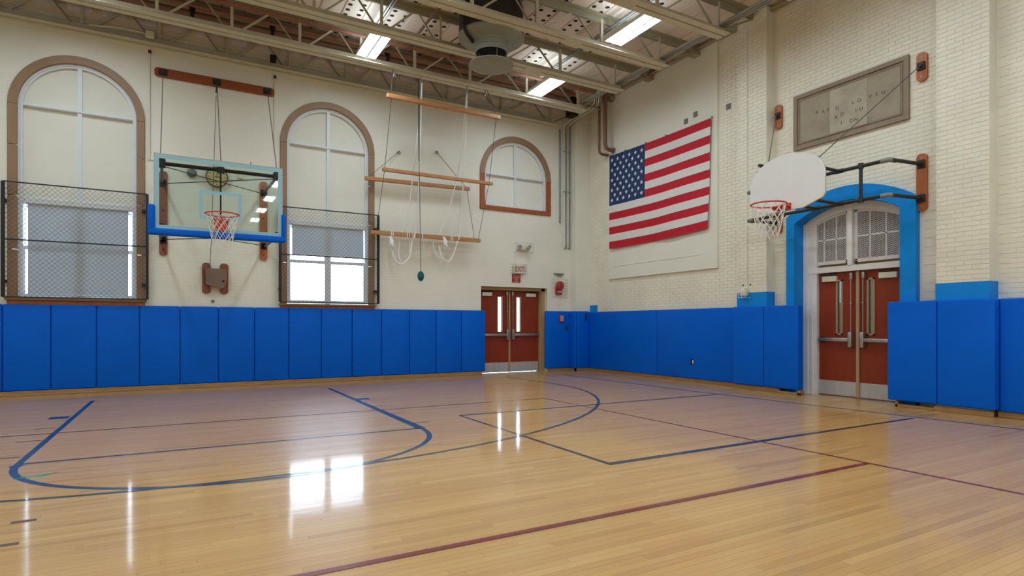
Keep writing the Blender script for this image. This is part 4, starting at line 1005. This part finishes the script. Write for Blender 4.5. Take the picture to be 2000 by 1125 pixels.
for x, z in ((4.10, 3.28), (5.42, 3.36)):
    mb = MB()
    for k in range(5):
        a = k*.7; mb.tube([(x-.02+.012*k, 12.955-.008*(k % 2), z), (x+.03+.015*k, 12.94, z-.12), (x+.07*math.sin(a+1)+.05, 12.94, z-.27+.02*k), (x+.02*k, 12.945, z-.14), (x+.01*k, 12.955, z-.02)], .011, 5)
    mk('rope_bundle', mb, rope_white, tz)
for x in (4.15, 4.19, 4.53, 4.58, 4.66, 4.84, 4.90, 5.63, 5.67):
    mb = MB(); mb.box(x-.008, x+.008, 12.978, 13.06, 3.297, 3.395); mk('rope_wrap', mb, rope_white, tz)
tr_ = thing('teal_hanging_rope', (4.45, 11.9, 2.2), 'dark teal rope ending in an oval teal coil between the rope loops', 'rope')
mb = MB(); mb.tube([(4.53, 12.15, 6.7), (4.505, 12.13, 5.641), (4.454, 12.0, 4.631), (4.441, 11.92, 3.617), (4.452, 11.9, 2.40)], .007, 6); mk('rope', mb, teal, tr_)
mb = MB(); mb.tube([(4.50, 12.16, 6.7), (4.49, 12.15, 5.9), (4.46, 12.02, 4.8)], .010, 6); mk('doubled_rope', mb, dark_iron, tr_)
mb = MB()
for k in range(4): rr = .03+.012*k; mb.tube([(4.45+rr*.95*math.cos(2*PI*q/20), 11.9, 2.305+rr*1.45*math.sin(2*PI*q/20)) for q in range(20)], .013, 6, closed=True)
mb.lathe((4.45, 11.9, 2.305), [(.0, -.07), (.04, -.05), (.05, 0), (.04, .05), (0, .07)], 12); mk('coil', mb, teal, tr_)

# ------------------------------------------------------------------ conduits and pipes in the corner
cb = thing('conduit_bundle', (9.2, 13.28, 3.36), 'bundle of slim painted conduits running up the corner beside small window', 'conduit')
for k in range(4):
    x = 9.125+.062*k; mb = MB()
    mb.tube([(x, YA-.045, 3.40), (x, YA-.045, 6.62), (x, YA-.07, 6.74), (x+.02, 13.0, 6.80), (x+.03, 12.2, 6.86), (x+.03, 11.98, 6.92), (x+.02, 11.93, 7.08), (x+.02, 11.75, 7.24)], .017, 8)
    mb.tube([(x, YA-.045, 3.42), (x, YA-.025, 3.37), (x, YA-.005, 3.36)], .017, 8); mk('conduit', mb, galv if k % 2 else cream, cb)
mb = MB(); mb.rbox(8.975, 9.02, YA-.05, YA, 4.06, 6.62, .006, 1); mk('raceway', mb, mat('blue_grey_raceway', srgb(150, 158, 170), .5), cb)
mb = MB(); mb.box(9.08, 9.36, YA-.07, YA-.045, 6.0, 6.03).box(9.08, 9.36, YA-.07, YA-.045, 4.9, 4.93).box(9.05, 9.42, 12.04, 12.1, 6.83, 6.845); mk('strut_clamp', mb, galv, cb)
bp = thing('corner_pipes', (9.5, 12.1, 5.7), 'two brown pipes dropping from the ceiling and elbowing into the flag wall', 'pipe')
mb = MB(); mb.tube([(9.5, 11.97, HC-.02), (9.5, 11.97, 5.93), (9.53, 11.97, 5.84), (9.62, 11.97, 5.80), (9.83, 11.97, 5.80)], .05, 12); mk('large_pipe', mb, brown_pipe, bp)
mb = MB(); mb.tube([(9.5, 12.22, HC-.02), (9.5, 12.22, 5.84), (9.52, 12.22, 5.77), (9.6, 12.22, 5.74), (9.79, 12.22, 5.74)], .035, 10); mk('small_pipe', mb, brown_pipe, bp)
mb = MB(); mb.tube([(9.765, 11.97, 5.80), (9.785, 11.97, 5.80)], .08, 12).tube([(9.76, 12.22, 5.74), (9.79, 12.22, 5.74)], .05, 10); mk('flange', mb, galv, bp)
mb = MB(); mb.tube([(9.3, 12.0, 7.12), (9.75, 12.0, 7.12)], .05, 10); mk('top_elbow', mb, brown_pipe, bp)
mb = MB(); mb.rbox(8.82, 9.04, 12.5, 12.78, 6.74, 7.22, .01, 1); tag(mk('dark_duct', mb, mat('black_duct', srgb(16, 14, 14), .7)), 'black duct drop in the ceiling corner above conduits', 'duct')

# ------------------------------------------------------------------ roof joists
JY = [13.245, 12.0, 10.57, 9.13, 7.58, 6.08]
ORDJ = ['hugging the window wall', 'second from the window wall, carrying the ropes', 'third from the window wall', 'fourth from the window wall, in front of the fan', 'fifth from the window wall, nearest in view', 'at the top right edge of the photo']
NX = [-6.4, -5.2, -4.0, -2.85, -1.62, -.40, .79, 1.99, 3.19, 4.35, 5.66, 7.15, 8.66]
def joist():
    y = 0; t = thing('roof_joist', (0, 0, 6.65), 'x', 'roof joist', 'open web roof joists')
    mb = MB(); x0, x1 = -8.9, 8.82
    for s in (-1, 1):
        mb = MB(); mb.box(x0, x1, s*.017, s*.145, 6.65, 6.662).box(x0, x1, s*.017, s*.029, 6.662, 6.785); mk('bottom_chord', mb, joist_m, t)
        mb = MB(); mb.box(x0, 9.78, s*.010, s*.12, 7.285, 7.297).box(x0, 9.78, s*.010, s*.022, 7.17, 7.285); mk('top_chord', mb, joist_d, t)
    mb = MB(); mb.box(6.27, 6.66, -.142, .142, 6.645, 6.65); mk('splice_plate', mb, joist_m, t)
    mb = MB(); mb.box(9.62, 9.80, -.09, .09, 7.10, 7.18); mk('bearing_seat', mb, joist_d, t)
    for i, x in enumerate(NX):
        mb = MB(); mb.bar((x, 0, 6.69), (x, 0, 7.25), .05, .05, up=(1, 0, 0)); mk('web_post', mb, joist_m, t)
        if i+1 < len(NX):
            xm = x+.5*(NX[i+1]-x)+.1
            mb = MB(); mb.bar((x+.10, 0, 6.70), (xm, 0, 7.24), .04, .03); mk('web_diagonal', mb, joist_m, t)
            mb = MB(); mb.bar((xm, 0, 7.24), (NX[i+1]-.08, 0, 6.70), .03, .026); mk('web_diagonal', mb, joist_d, t)
    mb = MB(); mb.bar((8.66, 0, 6.72), (9.66, 0, 7.2), .04, .03); mk('end_web', mb, joist_d, t)
    return t
j0 = joist()
for k, y in enumerate(JY):
    if k == 0: continue
    c = copy_tree(j0, (0, y, 6.65)); c['label'] = 'open web steel roof joist ' + ORDJ[k]
j0.location = (0, JY[0], 6.65); j0['label'] = 'open web steel roof joist ' + ORDJ[0]
# bridging struts along the lamp rows and by the right wall
for x, z, lab in ((3.30, 7.06, 'pale strut channel above the left lamp across the joists'), (7.32, 7.06, 'pale strut channel above the two right lamps across the joists')):
    mb = MB(); mb.box(x-.035, x-.012, YB, 11.62, z, z+.045).box(x+.012, x+.035, YB, 11.62, z, z+.045).box(x-.035, x+.035, YB, 11.62, z+.04, z+.045); tag(mk('strut_channel', mb, galv), lab, 'strut')
br = thing('bridging_conduits', (9.0, 9, 6.80), 'grey conduits laid over the joist ends along the flag wall', 'conduit')
for k in range(3):
    mb = MB(); mb.tube([(8.66+.07*k, 11.9, 6.815), (8.66+.07*k, YB, 6.815)], .022, 8); mk('conduit', mb, galv, br)
mb = MB(); mb.box(9.70, 9.78, YB, 12.9, 7.22, 7.26); tag(mk('wall_angle', mb, joist_d), 'thin steel angle under the roof deck along the flag wall', 'steel angle')
# pipes between the first joists
sp = thing('sprinkler_main', (0, 11.78, 7.05), 'long rust red sprinkler pipe under the deck near the window wall', 'pipe')
mb = MB(); mb.tube([(XL+.1, 11.78, 7.10), (9.0, 11.78, 7.10)], .036, 10); mk('main_pipe', mb, rust, sp)
for x in (.1, 2.2, 4.15, 5.15):
    mb = MB(); mb.tube([(x-.07, 11.78, 7.10), (x+.07, 11.78, 7.10)], .055, 10).tube([(x, 11.78, 7.10), (x, 11.78, 7.28)], .02, 8); mk('tee', mb, brown_pipe, sp)
for x, yb in ((4.12, 9.72), (-.3, 9.6)):
    mb = MB(); mb.tube([(x, 11.78, 7.12), (x, yb, 7.12), (x+.04, yb-.03, 7.11), (x+.25, yb-.08, 7.05)], .026, 8); mk('branch_pipe', mb, brown_pipe, sp)
rk = thing('brown_pipe_rack', (0, 12.6, 7.1), 'row of rusty brown pipes and boards above the wall joist', 'pipe')
for y, z, r_, m in ((12.28, 7.16, .04, rust), (12.50, 7.10, .05, brown_pipe), (12.74, 7.16, .045, rust), (12.95, 7.08, .035, rust)):
    mb = MB(); mb.tube([(XL+.1, y, z), (8.76, y, z)], r_, 10); mk('pipe', mb, m, rk)
mb = MB(); mb.box(XL+.1, 8.78, 12.32, 12.66, 7.23, 7.25).box(XL+.1, 8.78, 12.8, 13.0, 7.23, 7.25); mk('board', mb, olive_board, rk)
for x in (.15, 1.55, -1.2, 3.9):
    mb = MB(); mb.prism([(x-.05, 12.45, 7.23), (x+.06, 12.45, 7.23), (x+.02, 12.45, 6.98), (x-.02, 12.45, 6.98)], (0, .09, 0)); mk('hanger', mb, dark_iron, rk)
mb = MB(); mb.rbox(1.58, 1.70, 13.02, 13.12, 6.74, 6.88, .008, 1); tag(mk('black_box', mb, black_metal), 'small black box on the wall joist above the wooden beam', 'box')
mb = MB(); mb.rbox(-.62, -.48, 13.02, 13.12, 6.72, 6.84, .006, 1).tube([(-.62, 13.08, 6.79), (-.95, 13.08, 6.80), (-1.5, 13.1, 6.74)], .014, 6); tag(mk('junction_box', mb, sign_white), 'white junction box with cable on the wall joist', 'box')

# ------------------------------------------------------------------ ceiling fan / air diffuser
fn = thing('ceiling_diffuser', (5.08, 9.82, 6.05), 'large grey round air diffuser drum with hanging dish between the joists', 'diffuser')
fc = (5.08, 9.82, 0)
mb = MB(); mb.lathe(fc, [(.60, 7.22), (.615, 6.70), (.615, 6.66)], 40); mk('drum', mb, fan_dark, fn)
mb = MB(); mb.lathe(fc, [(.625, 6.69), (.625, 6.655), (.56, 6.645), (.31, 6.60), (.295, 6.57)], 40); mk('plate', mb, fan_grey, fn)
mb = MB(); mb.lathe(fc, [(.30, 6.62), (.30, 6.50), (.285, 6.485), (.30, 6.47), (.30, 6.38), (.29, 6.38), (.28, 6.44)], 40); mk('neck', mb, fan_grey, fn)
mb = MB(); mb.lathe(fc, [(.282, 6.52), (.28, 6.40)], 40); mk('dark_throat', mb, hole_m, fn)
mb = MB(); mb.lathe(fc, [(.0, 6.31), (.10, 6.31), (.12, 6.26), (.30, 6.21), (.42, 6.17), (.425, 6.155), (.30, 6.13), (.22, 6.12), (0, 6.115)], 40); mk('dish', mb, fan_grey, fn)
for a in (.5, 2.6, 4.7):
    mb = MB(); mb.tube([(fc[0]+.23*math.cos(a), fc[1]+.23*math.sin(a), 6.45), (fc[0]+.23*math.cos(a), fc[1]+.23*math.sin(a), 6.22)], .007, 6); mk('dish_rod', mb, galv, fn)
mb = MB(); mb.tube([(4.42, 9.62, 7.2), (4.42, 9.62, 6.74), (4.44, 9.64, 6.62), (4.52, 9.72, 6.585), (4.75, 9.95, 6.58)], .032, 10).lathe((4.42, 9.62, 0), [(.045, 7.02), (.06, 7.05), (.045, 7.09)], 10); mk('feed_pipe', mb, dark_iron, fn)

# ------------------------------------------------------------------ luminaires
def lamp():
    t = thing('ceiling_lamp', (0, 0, 6.70), 'x', 'lamp', 'lit ceiling lamps')
    mb = MB(); mb.rbox(-.20, .20, -.56, .56, 6.715, 6.79, .012, 2).rbox(-.09, .09, -.5, .5, 6.78, 6.84, .01, 1); mk('housing', mb, lamp_white, t)
    for s in (-1, 1):
        mb = MB(); a_, b_ = sorted((s*.013, s*.192)); mb.add([(a_, -.545, 6.712), (a_, .545, 6.712), (b_, .545, 6.712), (b_, -.545, 6.712)], [(0, 1, 2, 3)]); mk('lens', mb, lens_m, t)
    for s in (-1, 1):
        mb = MB(); a_, b_ = sorted((s*.11, s*.17)); mb.add([(a_, -.5, 6.793), (b_, -.5, 6.793), (b_, .5, 6.793), (a_, .5, 6.793)], [(0, 1, 2, 3)]); mk('uplight_slot', mb, uplight_m, t)
    mb = MB(); mb.box(-.014, .014, -.54, .54, 6.69, 6.716); mk('centre_strip', mb, galv, t)
    for y in (-.42, .42):
        mb = MB(); mb.tube([(0, y, 6.84), (0, y, 7.06)], .004, 5); mk('hanger_wire', mb, galv, t)
    return t
L0 = lamp(); LP = []
for x in (3.25, 7.27, -1.6, -5.6):
    for y in (11.28, 8.36, 5.44, 2.52, -.40, -3.32, -6.24, -9.16, -12.08): LP.append((x, y))
VISL = {(3.25, 11.28): 'lit twin strip ceiling lamp above the glass backboard, leftmost in view', (7.27, 11.28): 'lit twin strip ceiling lamp near the corner, right of the diffuser', (7.27, 8.36): 'longest lit ceiling lamp at the top right, above the flag'}
for i, (x, y) in enumerate(LP):
    c = copy_tree(L0, (x, y, 6.70)) if i else L0
    c['label'] = VISL.get((x, y), 'lit ceiling lamp out of view overhead')
    if (x, y) not in VISL: c['group'] = 'lit ceiling lamps overhead'
L0.location = (LP[0][0], LP[0][1], 6.70)
